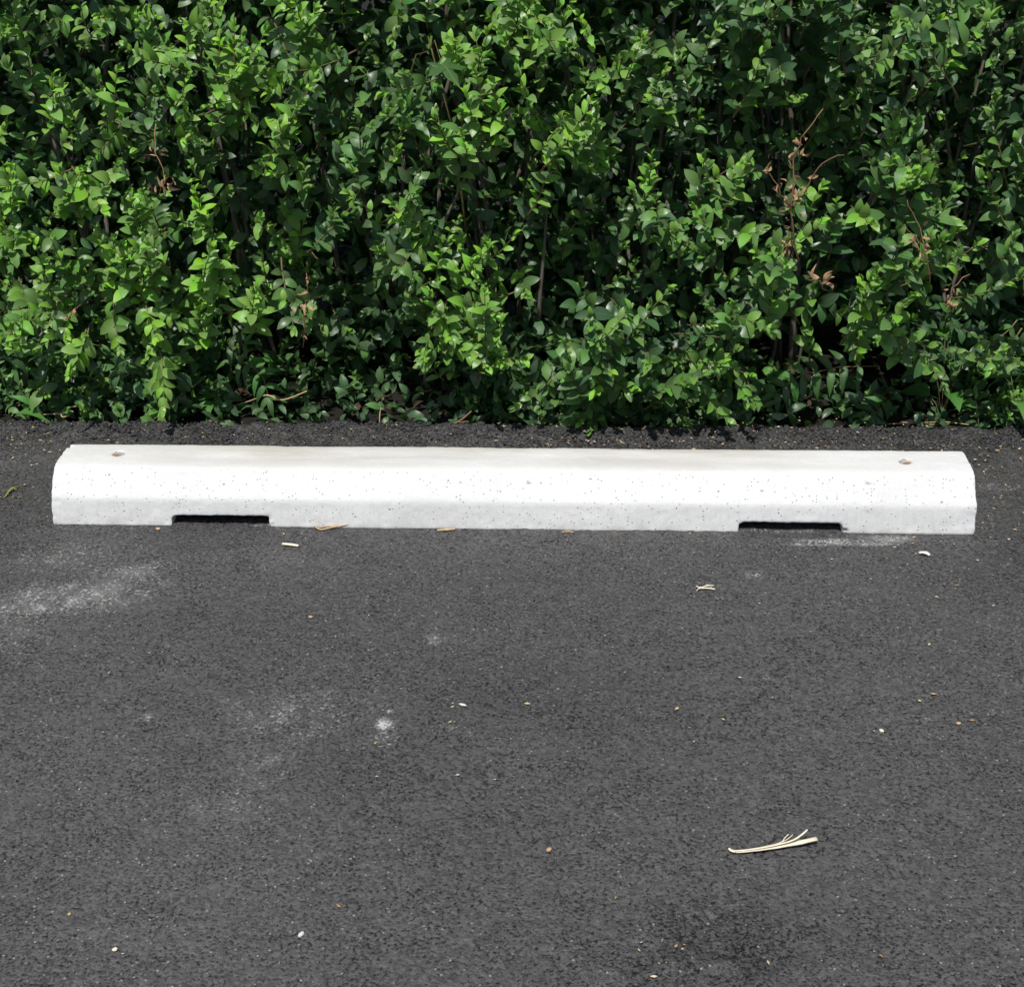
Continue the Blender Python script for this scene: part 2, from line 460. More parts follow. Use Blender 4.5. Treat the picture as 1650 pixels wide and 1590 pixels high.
# ------------------------------------------------------------------ concrete parking stop
def make_stop():
    root = empty('parking_stop', (0, 0.082, 0), 'long white precast concrete parking stop on the asphalt before the hedge', 'parking stop')
    L = 0.915
    half = [(0, 0), (0.0095, 0.0520), (0.0112, 0.0580), (0.0150, 0.0640), (0.0490, 0.1035), (0.0560, 0.1075), (0.068, 0.1090)]
    prof = half + [(0.218 - y, z) for y, z in half[::-1]]
    bm = bmesh.new()
    va = [bm.verts.new((-L, y, z - 0.003)) for y, z in prof]
    vb = [bm.verts.new((L, y, z - 0.003)) for y, z in prof]
    n = len(prof)
    bm.faces.new(va); bm.faces.new(vb[::-1])
    for i in range(n):
        bm.faces.new((va[i], vb[i], vb[(i + 1) % n], va[(i + 1) % n]))
    bmesh.ops.recalc_face_normals(bm, faces=bm.faces[:])
    me = bpy.data.meshes.new('stop_raw'); bm.to_mesh(me); bm.free()
    raw = link('stop_raw', me)
    cutters = []
    def cutter(fn):
        b = bmesh.new(); fn(b)
        bmesh.ops.recalc_face_normals(b, faces=b.faces[:])
        mm = bpy.data.meshes.new('cut'); b.to_mesh(mm); b.free()
        o = link('cut', mm); cutters.append(o)
        md = raw.modifiers.new('b', 'BOOLEAN'); md.operation = 'DIFFERENCE'; md.object = o; md.solver = 'EXACT'
    def slot(x0, x1, h):
        def f(b):
            pts = [(x0 - 0.001, -0.05), (x1 + 0.001, -0.05), (x1 - 0.002, h - 0.006), (x1 - 0.008, h), (x0 + 0.008, h), (x0 + 0.002, h - 0.006)]
            A = [b.verts.new((x, -0.1, z)) for x, z in pts]; B = [b.verts.new((x, 0.32, z)) for x, z in pts]
            b.faces.new(A); b.faces.new(B[::-1])
            for i in range(6): b.faces.new((A[i], B[i], B[(i + 1) % 6], A[(i + 1) % 6]))
        return f
    cutter(slot(-0.674, -0.476, 0.0215))
    cutter(slot(0.455, 0.660, 0.0200))
    HOLES = [(-0.800, 0.115), (0.790, 0.108)]
    def hole(x, y):
        def f(b):
            bmesh.ops.create_cone(b, cap_ends=True, segments=24, radius1=0.0120, radius2=0.0135, depth=0.30, matrix=Matrix.Translation((x, y, 0.05)))
        return f
    for h in HOLES: cutter(hole(*h))
    def chip(x, y, z, r):
        def f(b): bmesh.ops.create_icosphere(b, subdivisions=2, radius=r, matrix=Matrix.Translation((x, y, z)) @ Matrix.Diagonal((1.4, 1, 1, 1)))
        return f
    for c in [(-0.478, 0.0, 0.020, 0.007), (-0.493, 0.0, 0.023, 0.004), (0.661, 0.0, 0.004, 0.008), (-0.475, 0.009, 0.063, 0.004),
              (0.457, 0.010, 0.064, 0.003), (-0.915, 0.15, 0.108, 0.010), (0.917, 0.055, 0.110, 0.008), (-0.918, 0.01, 0.058, 0.006)]:
        cutter(chip(*c))
    md = raw.modifiers.new('r', 'REMESH'); md.mode = 'VOXEL'; md.voxel_size = 0.0031; md.use_smooth_shade = True
    dg = bpy.context.evaluated_depsgraph_get()
    me2 = bpy.data.meshes.new_from_object(raw.evaluated_get(dg))
    bpy.data.objects.remove(raw)
    for c in cutters: bpy.data.objects.remove(c)
    co = np.empty(len(me2.vertices) * 3, dtype=np.float32); me2.vertices.foreach_get('co', co)
    no = np.empty(len(me2.vertices) * 3, dtype=np.float32); me2.vertices.foreach_get('normal', no)
    co = co.reshape(-1, 3); no = no.reshape(-1, 3)
    x, y, z = co.T
    d = 0.0004 * vnoise(x / 0.022, (y + z) / 0.022, 51) + 0.0011 * vnoise(x / 0.14, (y * 1.3 + z) / 0.12, 52) + 0.0003 * vnoise(x / 0.007, (y - z) / 0.007, 53)
    edge = ((z < 0.006) | ((z < 0.026) & (np.abs(no[:, 2]) > 0.3))) & (z < 0.03)
    d = d + np.where(edge, 0.0007 * vnoise(x / 0.011, y / 0.011, 54), 0)
    endm = np.abs(np.abs(x) - L) < 0.02
    d = d + np.where(endm, 0.0011 * vnoise(z / 0.012, y / 0.012 + np.sign(x) * 7, 55), 0)
    co = co + no * d[:, None]
    sec = (np.clip((co[:, 0] + 0.4785) / 0.004, 0, 1) * np.clip((0.4575 - co[:, 0]) / 0.004, 0, 1))
    co = co + no * (0.0009 * sec * (np.abs(no[:, 0]) < 0.5) * (co[:, 2] < 0.095) * (co[:, 1] < 0.1))[:, None]
    # faint mould joints: shallow vertical lines
    for jx in (-0.4785, 0.4575):
        k = np.exp(-((co[:, 0] - jx) / 0.0022) ** 2)
        co = co - no * (0.0010 * k * (co[:, 2] < 0.085) * (co[:, 1] < 0.1))[:, None]
    co[:, 1] -= 0.082
    me2.vertices.foreach_set('co', co.ravel()); me2.update()
    me2.name = 'concrete_bar'
    me2.materials.clear(); me2.materials.append(M_CONC)
    body = link('concrete_bar', me2, None, root)
    for (hx, hy), dz, off in zip(HOLES, (0.1015, 0.1025), (-0.003, 0.0025)):
        b = bmesh.new()
        bmesh.ops.create_cone(b, cap_ends=True, segments=20, radius1=0.0098, radius2=0.0098, depth=0.12)
        bmesh.ops.bevel(b, geom=[e for e in b.edges if all(v.co.z > 0 for v in e.verts)], offset=0.0015, segments=2, affect='EDGES')
        mm = bpy.data.meshes.new('anchor_pin'); b.to_mesh(mm); b.free()
        o = link('anchor_pin', mm, M_RUST, root, (hx + off, hy - 0.082, dz - 0.06))
        o.rotation_euler = (0.03, 0.05 * off / 0.004, 0)
make_stop()

# ------------------------------------------------------------------ leaves
UV_T = np.array([-0.10, 0.0, 0.14, 0.32, 0.52, 0.72, 0.88, 1.0])
W_T = np.array([0.012, 0.022, 0.180, 0.250, 0.260, 0.212, 0.118, 0.0])

def leaf_template(wid=1.0, fold=0.30, curl=0.22, twist=0.0, lean=0.0, ts=UV_T, ws=W_T):
    V, UV, F = [], [], []
    for i, (t, w) in enumerate(zip(ts, ws)):
        w = w * wid
        zc = -curl * max(t, 0) ** 2 + 0.10 * math.sin(max(t, 0) * math.pi)
        xs = lean * max(t, 0) ** 2
        tw = twist * max(t, 0)
        row = ((0, 0),) if w == 0 else ((-1, 0), (0, 1), (1, 2))
        for s, _ in row:
            dx = s * w * math.cos(tw); dz = s * w * math.sin(tw) + abs(s) * w * fold
            V.append((xs + dx, t, zc + dz)); UV.append((0.5 + 0.5 * s, max(t, 0)))
    k = len(ts)
    for i in range(k - 2):
        a = i * 3
        F += [(a, a + 1, a + 4, a + 3), (a + 1, a + 2, a + 5, a + 4)]
    a = (k - 2) * 3; tip = (k - 1) * 3
    F += [(a, a + 1, tip), (a + 1, a + 2, tip)]
    return np.array(V), np.array(UV), F

VARS = [leaf_template(1.0, 0.18, 0.16), leaf_template(1.06, 0.12, 0.26, 0.18, 0.05), leaf_template(0.94, 0.26, 0.08, -0.15, -0.06),
        leaf_template(1.12, 0.08, 0.34, -0.12, 0.04), leaf_template(0.88, 0.22, -0.06, 0.2, 0.03), leaf_template(1.02, 0.36, 0.20, 0.0, -0.03)]
SM_T = np.array([-0.05, 0.18, 0.5, 0.8, 1.0]); SM_W = np.array([0.02, 0.19, 0.26, 0.16, 0.0])
SVARS = [leaf_template(1.05, 0.2, 0.25, 0.1, 0, SM_T, SM_W), leaf_template(0.95, 0.35, 0.1, -0.2, 0.04, SM_T, SM_W)]

def frames(d, n):
    """leaf frames from directions d and wanted normals n (arrays)"""
    d = d / np.linalg.norm(d, axis=1, keepdims=True)
    n = n - (n * d).sum(1, keepdims=True) * d
    ln = np.linalg.norm(n, axis=1, keepdims=True)
    n = np.where(ln < 1e-4, np.array([[0.3, 0.2, 1.0]]), n / np.maximum(ln, 1e-4))
    x = np.cross(d, n)
    x /= np.linalg.norm(x, axis=1, keepdims=True)
    n = np.cross(x, d)
    return np.stack([x, d, n], -1)          # columns: side, along, normal

class LeafSet:
    def __init__(self): self.P, self.R, self.L, self.v, self.age, self.rnd = [], [], [], [], [], []
    def add(self, P, Rm, L, v, age, rnd):
        self.P.append(P); self.R.append(Rm); self.L.append(L); self.v.append(v); self.age.append(age); self.rnd.append(rnd)

def leaves_mesh(name, P, Rm, Ls, var, age, rnd, templates, extra=None):
    """many leaves in one mesh; extra = list of (verts, faces) for twigs with material 1"""
    VV, LI, LS, UVS, AG, RN, MI = [], [], [], [], [], [], []
    voff = 0; loff = 0
    for k, (tv, tuv, tf) in enumerate(templates):
        s = np.nonzero(var == k)[0]
        if len(s) == 0: continue
        W = np.einsum('nij,vj->nvi', Rm[s], tv) * Ls[s][:, None, None] + P[s][:, None, :]
        nv = len(tv)
        fl = np.concatenate([np.array(f) for f in tf]); sizes = np.array([len(f) for f in tf])
        starts = np.concatenate([[0], np.cumsum(sizes)[:-1]])
        VV.append(W.reshape(-1, 3))
        LI.append((fl[None, :] + (voff + np.arange(len(s)) * nv)[:, None]).ravel())
        LS.append((starts[None, :] + (loff + np.arange(len(s)) * len(fl))[:, None]).ravel())
        UVS.append(np.tile(tuv[fl], (len(s), 1)))
        AG.append(np.repeat(age[s], nv)); RN.append(np.repeat(rnd[s], nv))
        MI.append(np.zeros(len(s) * len(tf), dtype=np.int32))
        voff += len(s) * nv; loff += len(s) * len(fl)
    for ev, ef in (extra or []):
        ev = np.array(ev)
        fl = np.concatenate([np.array(f) for f in ef]); sizes = np.array([len(f) for f in ef])
        VV.append(ev); LI.append(fl + voff); LS.append(np.concatenate([[0], np.cumsum(sizes)[:-1]]) + loff)
        UVS.append(np.zeros((len(fl), 2))); AG.append(np.zeros(len(ev))); RN.append(np.zeros(len(ev)))
        MI.append(np.ones(len(ef), dtype=np.int32))
        voff += len(ev); loff += len(fl)
    V = np.concatenate(VV).astype(np.float32); LI = np.concatenate(LI).astype(np.int32); LS = np.concatenate(LS).astype(np.int32)
    me = bpy.data.meshes.new(name)
    me.vertices.add(len(V)); me.vertices.foreach_set('co', V.ravel())
    me.loops.add(len(LI)); me.loops.foreach_set('vertex_index', LI)
    me.polygons.add(len(LS)); me.polygons.foreach_set('loop_start', LS)
    me.polygons.foreach_set('use_smooth', np.ones(len(LS), dtype=bool))
    me.polygons.foreach_set('material_index', np.concatenate(MI))
    me.update(calc_edges=True)
    uv = me.uv_layers.new(name='UVMap'); uv.data.foreach_set('uv', np.concatenate(UVS).astype(np.float32).ravel())
    fattr(me, 'age', np.concatenate(AG)); fattr(me, 'rnd', np.concatenate(RN))
    return me

def one_leaf_mesh(name, tpl, age):
    return leaves_mesh(name, np.zeros((1, 3)), np.eye(3)[None], np.ones(1), np.zeros(1, int), np.array([age]), np.zeros(1), [tpl])

AGES = (0.0, 0.2, 0.4, 0.6, 0.8, 1.0)
LEAF_MESH = {(v, a): one_leaf_mesh('privet_leaf', VARS[v], AGES[a]) for v in range(len(VARS)) for a in range(len(AGES))}
for mm in LEAF_MESH.values(): mm.materials.append(M_LEAF)

# ------------------------------------------------------------------ the hedge: its face, hollow and bulging
# (centre on the face x, y, z), half width, half height, shift towards the lot (+) or back (-)
BUMPS = [
    ((0.233, 0.600, 0.120), 0.30, 0.15, 0.17), ((0.406, 0.600, 0.037), 0.16, 0.10, 0.12), ((0.048, 0.600, 0.065), 0.10, 0.09, 0.10),
    ((0.762, 0.600, 0.351), 0.26, 0.12, 0.20), ((0.481, 0.600, 0.504), 0.22, 0.09, 0.13), ((0.903, 0.600, 0.177), 0.11, 0.09, 0.17), ((0.479, 0.600, 0.278), 0.12, 0.09, 0.14),
    ((1.057, 0.600, 0.532), 0.09, 0.25, 0.12), ((1.090, 0.600, 0.118), 0.08, 0.08, 0.10),
    ((-0.101, 0.600, 0.462), 0.18, 0.18, 0.10), ((-0.003, 0.600, 0.745), 0.28, 0.18, 0.08), ((-0.161, 0.600, 0.290), 0.12, 0.10, 0.08), ((-0.194, 0.600, 0.156), 0.1, 0.07, 0.05),
    ((-1.013, 0.600, 0.489), 0.17, 0.14, 0.11), ((-0.801, 0.600, 0.389), 0.15, 0.12, 0.10), ((-1.027, 0.600, 0.181), 0.20, 0.13, 0.11), ((-0.820, 0.600, 0.090), 0.08, 0.10, 0.12),
    ((-0.545, 0.600, 0.759), 0.28, 0.18, 0.06), ((-0.344, 0.600, 0.545), 0.09, 0.12, 0.11), ((-0.485, 0.600, 0.489), 0.10, 0.08, 0.06), ((-0.475, 0.600, 0.229), 0.05, 0.10, 0.08),
    ((0.537, 0.600, 0.895), 0.28, 0.09, 0.17), ((0.841, 0.600, 0.769), 0.14, 0.14, 0.12), ((0.836, 0.600, 0.559), 0.12, 0.1, 0.08),
    ((-0.384, 0.600, 0.333), 0.09, 0.10, -0.14), ((-0.645, 0.600, 0.092), 0.12, 0.11, -0.22), ((-0.241, 0.600, 0.048), 0.15, 0.07, -0.22), ((0.090, 0.600, 0.377), 0.10, 0.11, -0.15),
    ((0.673, 0.600, 0.092), 0.19, 0.11, -0.32), ((0.877, 0.600, 0.017), 0.18, 0.08, -0.26), ((0.241, 0.600, 0.420), 0.04, 0.10, -0.14), ((0.965, 0.600, 0.586), 0.055, 0.22, -0.22),
    ((0.540, 0.600, 0.639), 0.18, 0.11, -0.03), ((-0.873, 0.600, 0.257), 0.06, 0.05, -0.10), ((-0.363, 0.600, 0.693), 0.06, 0.08, -0.10), ((-0.915, 0.600, 0.694), 0.10, 0.09, -0.06),
    ((0.365, 0.600, 0.364), 0.07, 0.07, -0.12), ((-1.140, 0.600, 0.301), 0.06, 0.05, -0.08), ((0.662, 0.600, 0.756), 0.05, 0.08, -0.12), ((0.689, 0.600, 0.249), 0.10, 0.04, -0.10),
]
def face_shift(x, z):
    s = np.zeros_like(x)
    for c, rx, rz, a in BUMPS:
        s += a * np.exp(-(((x - c[0]) / rx) ** 2 + ((z - c[2]) / rz) ** 2))
    return s
def face_y(x, z):
    y = 0.61 - 1.7 * face_shift(x, z) - 0.05 * np.exp(-((z - 0.38) / 0.18) ** 2)
    y = y + 0.045 * vnoise(x / 0.16, z / 0.16, 61) + 0.03 * vnoise(x / 0.07, z / 0.07, 62)
    y = y - 0.07 * np.clip((z - 0.86) / 0.22, 0, 1)
    y = y + 0.35 * np.clip((z - 1.15) / 0.4, 0, 1) ** 2
    return np.maximum(y, 0.375 + 0.11 * np.clip((0.24 - z) / 0.16, 0, 1))

# anchors that say which shrub a shoot grows from: x, z, shrub
SHRUBS = [
    dict(x=-1.62, label='privet shrub of the hedge beyond the left edge of the picture', an=[(-1.65, 0.2), (-1.65, 0.8)], tint=0.4),
    dict(x=-1.02, label='drooping privet shrub at the left edge of the hedge, behind the stop\'s left end', an=[(-1.05, 0.15), (-1.0, 0.5), (-1.05, 0.9)], tint=0.42),
    dict(x=-0.66, label='privet shrub with the brightest lime-green tips, left of the dark hollow', an=[(-0.70, 0.12), (-0.66, 0.45), (-0.62, 0.85)], tint=0.55),
    dict(x=-0.34, label='privet shrub of grey-green leaves around a small browned shoot, above the left drain slot', an=[(-0.38, 0.15), (-0.33, 0.45), (-0.28, 0.82)], tint=0.22),
    dict(x=-0.06, label='tall upright privet shrub in mid-hedge with light green shoots', an=[(-0.10, 0.20), (-0.06, 0.48), (0.0, 0.82)], tint=0.5),
    dict(x=0.24, label='low bushy privet shrub spilling onto the asphalt edge behind the middle of the stop', an=[(0.24, 0.08), (0.30, 0.22), (0.1, 0.12)], tint=0.2),
    dict(x=0.64, label='bulging privet shrub with a dead brown twig standing up, above the right drain slot', an=[(0.52, 0.42), (0.75, 0.35), (0.80, 0.12), (0.62, 0.25)], tint=0.3),
    dict(x=0.50, y=1.12, label='privet shrub at the back with large dark shaded leaves, top right of the hedge', an=[(0.48, 0.72), (0.50, 1.05), (0.80, 0.85)], tint=0.15),
    dict(x=1.08, label='privet shrub at the right edge of the hedge behind the stop\'s right end', an=[(1.08, 0.15), (1.08, 0.5), (1.12, 0.9)], tint=0.2),
    dict(x=1.62, label='privet shrub of the hedge beyond the right edge of the picture', an=[(1.65, 0.2), (1.65, 0.8)], tint=0.3),
]
AN = np.array([(ax, az, i) for i, s in enumerate(SHRUBS) for ax, az in s['an']])
def shrub_of(x, z):
    d = ((x - AN[:, 0]) / 1.0) ** 2 + ((z - AN[:, 1]) / 1.25) ** 2
    return int(AN[np.argmin(d), 2])

for i, s in enumerate(SHRUBS):
    s['root'] = empty('privet_shrub', (s['x'], s.get('y', 0.98), -0.04), s['label'], 'shrub', 'privet shrubs of the hedge')
    s['shoots'] = []          # (pts, rads, leaf arrays)
    s['inner'] = []
    s['stems'] = []

SUNV = np.array(SUN)
def grow(base, d0, length, tint, leaf=0.040, up=0.35, n_pts=7, pair=0.025, jitter=0.35, start=0.12, young=3, dens=1.0):
    """one leafy shoot: a bent twig with opposite leaf pairs and a tuft of young leaves"""
    d = np.array(d0, float); d /= np.linalg.norm(d)
    pts = [np.array(base, float)]
    st = length / (n_pts - 1)
    for k in range(n_pts - 1):
        d = d + np.array((rng.normal(0, 0.10), rng.normal(0, 0.10), up * 0.22 + rng.normal(0, 0.08)))
        d /= np.linalg.norm(d)
        pts.append(pts[-1] + d * st)
    pts = np.array(pts)
    r0 = 0.0011 + 0.006 * length
    rads = np.linspace(r0, 0.0007, n_pts)
    npair = max(3, int(length * (1 - start) / pair))
    P, Dn, Nn, Ls, Ag = [], [], [], [], []
    phase = rng.uniform(0, math.pi); quarter = math.pi / 2 if rng.random() < 0.5 else 0.35
    for k in range(npair):
        f = start + (1 - start) * (k + 0.5) / npair
        g = f * (n_pts - 1); i0 = min(int(g), n_pts - 2); fr = g - i0
        p = pts[i0] * (1 - fr) + pts[i0 + 1] * fr
        t = pts[i0 + 1] - pts[i0]; t /= np.linalg.norm(t)
        a = np.cross(t, (0.2, -0.5, 0.8)); a /= np.linalg.norm(a); b = np.cross(t, a)
        ang = phase + (k % 2) * quarter + rng.normal(0, 0.15)
        side = a * math.cos(ang) + b * math.sin(ang)
        left = npair - 1 - k
        yz = max(0.0, 1 - left / young) if young else 0.0
        for sg in (1, -1):
            if rng.random() > dens: continue
            phi = R(rng.uniform(48, 68)) * (1 - 0.45 * yz)
            dd = t * math.cos(phi) + side * sg * math.sin(phi) + np.array((0, 0, -0.12)) + rng.normal(0, 0.08, 3)
            nn = 0.55 * t + 0.55 * SUNV + np.array((0, -0.25, 0.1)) + rng.normal(0, jitter, 3)
            P.append(p); Dn.append(dd); Nn.append(nn)
            Ls.append(leaf * rng.uniform(0.78, 1.15) * (1 - 0.50 * yz) * (0.85 + 0.15 * min(1, k / 2)))
            Ag.append(np.clip(tint + rng.normal(0, 0.12) + 0.42 * yz, 0, 1))
    # terminal tuft
    t = pts[-1] - pts[-2]; t /= np.linalg.norm(t)
    for k in range(3 if young else 1):
        dd = t + rng.normal(0, 0.35, 3)
        P.append(pts[-1]); Dn.append(dd); Nn.append(SUNV + rng.normal(0, 0.5, 3)); Ls.append(leaf * rng.uniform(0.35, 0.6))
        Ag.append(np.clip(tint + 0.45, 0, 1))
    P = np.array(P); Rm = frames(np.array(Dn), np.array(Nn))
    return dict(pts=pts, rads=rads, P=P, R=Rm, L=np.array(Ls), age=np.array(Ag),
                var=rng.integers(0, len(VARS), len(P)), rnd=rng.random(len(P)))

def add_shoot(sh, idx=None):
    mid = sh['pts'][len(sh['pts']) // 2]
    i = shrub_of(mid[0], mid[2]) if idx is None else idx
    SHRUBS[i]['shoots'].append(sh)

# -- the ordinary shoots of the front shell
X0, X1, Z0, Z1 = -1.85, 1.85, 0.0, 1.45
area = (X1 - X0) * (Z1 - Z0)
for _ in range(int(area * 420)):
    x = rng.uniform(X0, X1); z = rng.uniform(Z0, Z1)
    if (abs(x) > 1.35 or z > 1.12) and rng.random() < 0.45: continue
    xa, za = np.array([x]), np.array([z])
    yf = float(face_y(xa, za)[0]); sh_ = float(face_shift(xa, za)[0])
    thin = 0.5 * (1 + float(vnoise(xa / 0.11, za / 0.13, 71)[0]))
    if sh_ < -0.03 and rng.random() < 0.45 + 3.5 * (-sh_ - 0.03): continue
    if sh_ < 0.02 and rng.random() < 0.34: continue
    if rng.random() < 1.8 * (0.66 - thin): continue
    dim = 0.6 if (x < -0.12 and z < 0.52) else 1.0
    depth = rng.exponential(0.03) if rng.random() < dim * (0.62 if sh_ > 0.06 else 0.34) else rng.uniform(0.08, 0.28)
    if depth > 0.30: continue
    i = shrub_of(x, z)
    droop = 1.0 if (z < 0.25 or rng.random() < 0.25) else 0.0
    length = rng.uniform(0.09, 0.24)
    upw = rng.uniform(0.15, 1.0) if not droop else rng.uniform(-0.45, 0.35)
    d0 = np.array((rng.normal(0, 0.45), -rng.uniform(0.45, 1.0), upw))
    base = np.array((x, yf + depth, z)) - d0 / np.linalg.norm(d0) * length * 0.75
    base[2] = max(base[2], 0.0)
    big = 1.04 if i == 7 else 1.0
    bright = rng.random() < (0.46 if i in (1, 2, 4) else 0.20)
    tint = SHRUBS[i]['tint'] * (0.4 if sh_ < 0 else 1.0) + rng.normal(0, 0.10) + (0.28 if bright else 0.0)  # leaf colour darkened in hollows and deeper layers to deepen their shade
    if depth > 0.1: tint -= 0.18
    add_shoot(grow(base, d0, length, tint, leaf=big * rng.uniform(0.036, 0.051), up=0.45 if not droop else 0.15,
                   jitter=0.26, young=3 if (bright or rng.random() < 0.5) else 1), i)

# -- short suckers and seedlings along the foot
for _ in range(360):
    x = rng.uniform(-1.4, 1.4); y = rng.uniform(0.545, 0.70)
    open_ = float(face_shift(np.array([x]), np.array([0.06]))[0])
    if open_ < -0.03: y += 0.12
    if open_ < -0.03 and rng.random() < 0.88: continue
    ln = rng.uniform(0.05, 0.11)
    add_shoot(grow((x, y, -0.03), (rng.normal(0, 0.5), -rng.uniform(0.0, 0.6), 0.8), ln, rng.normal(0.08, 0.08), leaf=rng.uniform(0.034, 0.048), up=0.2, jitter=0.3, pair=0.018, young=1))

# -- shoots that stand out: tip, foot, tint, leaf length, leaf pairs spacing
FEATURE = [
    ((0.290, 0.430, 0.370), (0.173, 0.500, 0.137), 0.25, 0.046, 0.024), ((0.206, 0.440, 0.346), (0.134, 0.500, 0.136), 0.22, 0.044, 0.024),
    ((0.401, 0.430, 0.224), (0.274, 0.500, 0.078), 0.25, 0.044, 0.024), ((0.093, 0.440, 0.239), (0.149, 0.500, 0.061), 0.25, 0.046, 0.024),
    ((-0.095, 0.540, 0.852), (-0.050, 0.580, 0.618), 0.75, 0.042, 0.022), ((0.166, 0.550, 0.723), (0.050, 0.600, 0.572), 0.8, 0.040, 0.021),
    ((-0.152, 0.560, 0.708), (-0.133, 0.600, 0.559), 0.8, 0.034, 0.019), ((-0.414, 0.550, 0.769), (-0.554, 0.600, 0.572), 0.8, 0.042, 0.023),
    ((-0.596, 0.580, 0.884), (-0.594, 0.600, 0.733), 0.7, 0.042, 0.022), ((-0.544, 0.560, 0.837), (-0.641, 0.600, 0.733), 0.7, 0.040, 0.022),
    ((-0.952, 0.560, 0.781), (-1.011, 0.600, 0.647), 0.85, 0.044, 0.024), ((-0.829, 0.560, 0.806), (-0.865, 0.600, 0.667), 0.75, 0.038, 0.022),
    ((-0.647, 0.500, 0.442), (-0.705, 0.570, 0.298), 1.0, 0.046, 0.020), ((-0.684, 0.520, 0.552), (-0.672, 0.580, 0.439), 0.95, 0.046, 0.020),
    ((-0.837, 0.520, 0.545), (-0.827, 0.580, 0.424), 0.75, 0.050, 0.020), ((-0.909, 0.530, 0.590), (-1.031, 0.580, 0.466), 0.8, 0.042, 0.022),
    ((-0.816, 0.510, 0.417), (-0.869, 0.570, 0.283), 0.85, 0.044, 0.020), ((-0.584, 0.510, 0.340), (-0.588, 0.580, 0.206), 0.95, 0.044, 0.019),
    ((-0.670, 0.510, 0.304), (-0.718, 0.570, 0.164), 0.85, 0.044, 0.020), ((-0.780, 0.470, 0.224), (-0.828, 0.550, 0.290), 0.85, 0.042, 0.019),
    ((-0.780, 0.460, 0.071), (-0.800, 0.530, 0.179), 0.9, 0.042, 0.019), ((-0.970, 0.460, 0.138), (-0.956, 0.530, 0.237), 0.85, 0.040, 0.019),
    ((-1.045, 0.480, 0.196), (-0.998, 0.540, 0.263), 0.8, 0.036, 0.019), ((-1.058, 0.530, 0.590), (-1.121, 0.580, 0.466), 0.85, 0.040, 0.020),
    ((-0.083, 0.520, 0.437), (-0.159, 0.570, 0.285), 0.85, 0.040, 0.021), ((-0.044, 0.500, 0.281), (-0.092, 0.550, 0.115), 0.5, 0.044, 0.023),
    ((-0.198, 0.520, 0.230), (-0.143, 0.570, 0.107), 0.6, 0.038, 0.021), ((-0.280, 0.520, 0.539), (-0.198, 0.580, 0.397), 0.6, 0.040, 0.021),
    ((-0.305, 0.530, 0.734), (-0.349, 0.580, 0.536), 0.15, 0.044, 0.025), ((-0.230, 0.540, 0.674), (-0.301, 0.580, 0.550), 0.45, 0.038, 0.022),
    ((0.300, 0.530, 0.630), (0.286, 0.580, 0.475), 0.7, 0.038, 0.021), ((0.256, 0.520, 0.553), (0.294, 0.570, 0.429), 0.25, 0.042, 0.023),
    ((0.492, 0.490, 0.607), (0.424, 0.540, 0.480), 0.45, 0.042, 0.022), ((0.389, 0.500, 0.624), (0.385, 0.550, 0.491), 0.25, 0.046, 0.024),
    ((0.674, 0.470, 0.540), (0.667, 0.530, 0.401), 0.20, 0.048, 0.025), ((0.949, 0.460, 0.457), (0.817, 0.520, 0.342), 0.3, 0.048, 0.026),
    ((0.770, 0.430, 0.392), (0.739, 0.500, 0.285), 0.85, 0.044, 0.021), ((0.938, 0.440, 0.180), (0.795, 0.500, 0.257), 0.45, 0.036, 0.020),
    ((0.555, 0.460, 0.270), (0.419, 0.530, 0.287), 0.25, 0.046, 0.024), ((0.425, 0.470, 0.350), (0.491, 0.530, 0.215), 0.25, 0.044, 0.024),
    ((0.923, 0.560, 0.918), (0.836, 0.620, 0.726), 0.35, 0.050, 0.028), ((0.715, 0.550, 0.651), (0.819, 0.620, 0.499), 0.2, 0.050, 0.027),
    ((1.028, 0.520, 0.746), (1.055, 0.560, 0.543), 0.3, 0.048, 0.025), ((0.966, 0.520, 0.593), (1.051, 0.560, 0.448), 0.25, 0.046, 0.024),
    ((1.036, 0.460, 0.173), (1.094, 0.520, 0.251), 0.25, 0.044, 0.023), ((0.457, 0.440, 0.059), (0.396, 0.500, 0.138), 0.3, 0.042, 0.022),
    ((0.512, 0.450, 0.070), (0.479, 0.510, 0.149), 0.25, 0.042, 0.022), ((0.024, 0.470, 0.058), (0.078, 0.520, 0.128), 0.3, 0.036, 0.020),
    ((-0.498, 0.560, 0.676), (-0.536, 0.600, 0.545), 0.35, 0.042, 0.023), ((-0.391, 0.540, 0.520), (-0.464, 0.600, 0.390), 0.15, 0.042, 0.024),
    ((-1.131, 0.500, 0.188), (-1.091, 0.560, 0.256), 0.8, 0.038, 0.020), ((-0.886, 0.520, 0.428), (-0.931, 0.570, 0.297), 0.85, 0.042, 0.020),
    ((0.507, 0.520, 0.822), (0.456, 0.580, 0.696), 0.3, 0.044, 0.024), ((0.243, 0.550, 0.855), (0.221, 0.600, 0.731), 0.6, 0.038, 0.021),
    ((0.064, 0.560, 0.891), (0.050, 0.600, 0.745), 0.6, 0.038, 0.021),
]
for tip, foot, tint, leaf, pair in FEATURE:
    tip = np.array(tip); foot = np.array(foot)
    d = tip - foot
    ln = float(np.linalg.norm(d))
    tip[1] -= 0.045; foot[1] -= 0.035
    for rep in range(2):
        off = np.array((rng.normal(0, 0.012), rng.uniform(0.0, 0.02), rng.normal(0, 0.01))) * rep
        dd = d + np.array((0, 0, -0.10 * ln)) + off
        add_shoot(grow(foot + off, dd, ln * (1.0 if rep == 0 else 0.8), tint - 0.15 * rep, leaf=leaf * 1.06, up=0.18, jitter=0.28, pair=pair, start=0.05, young=3))

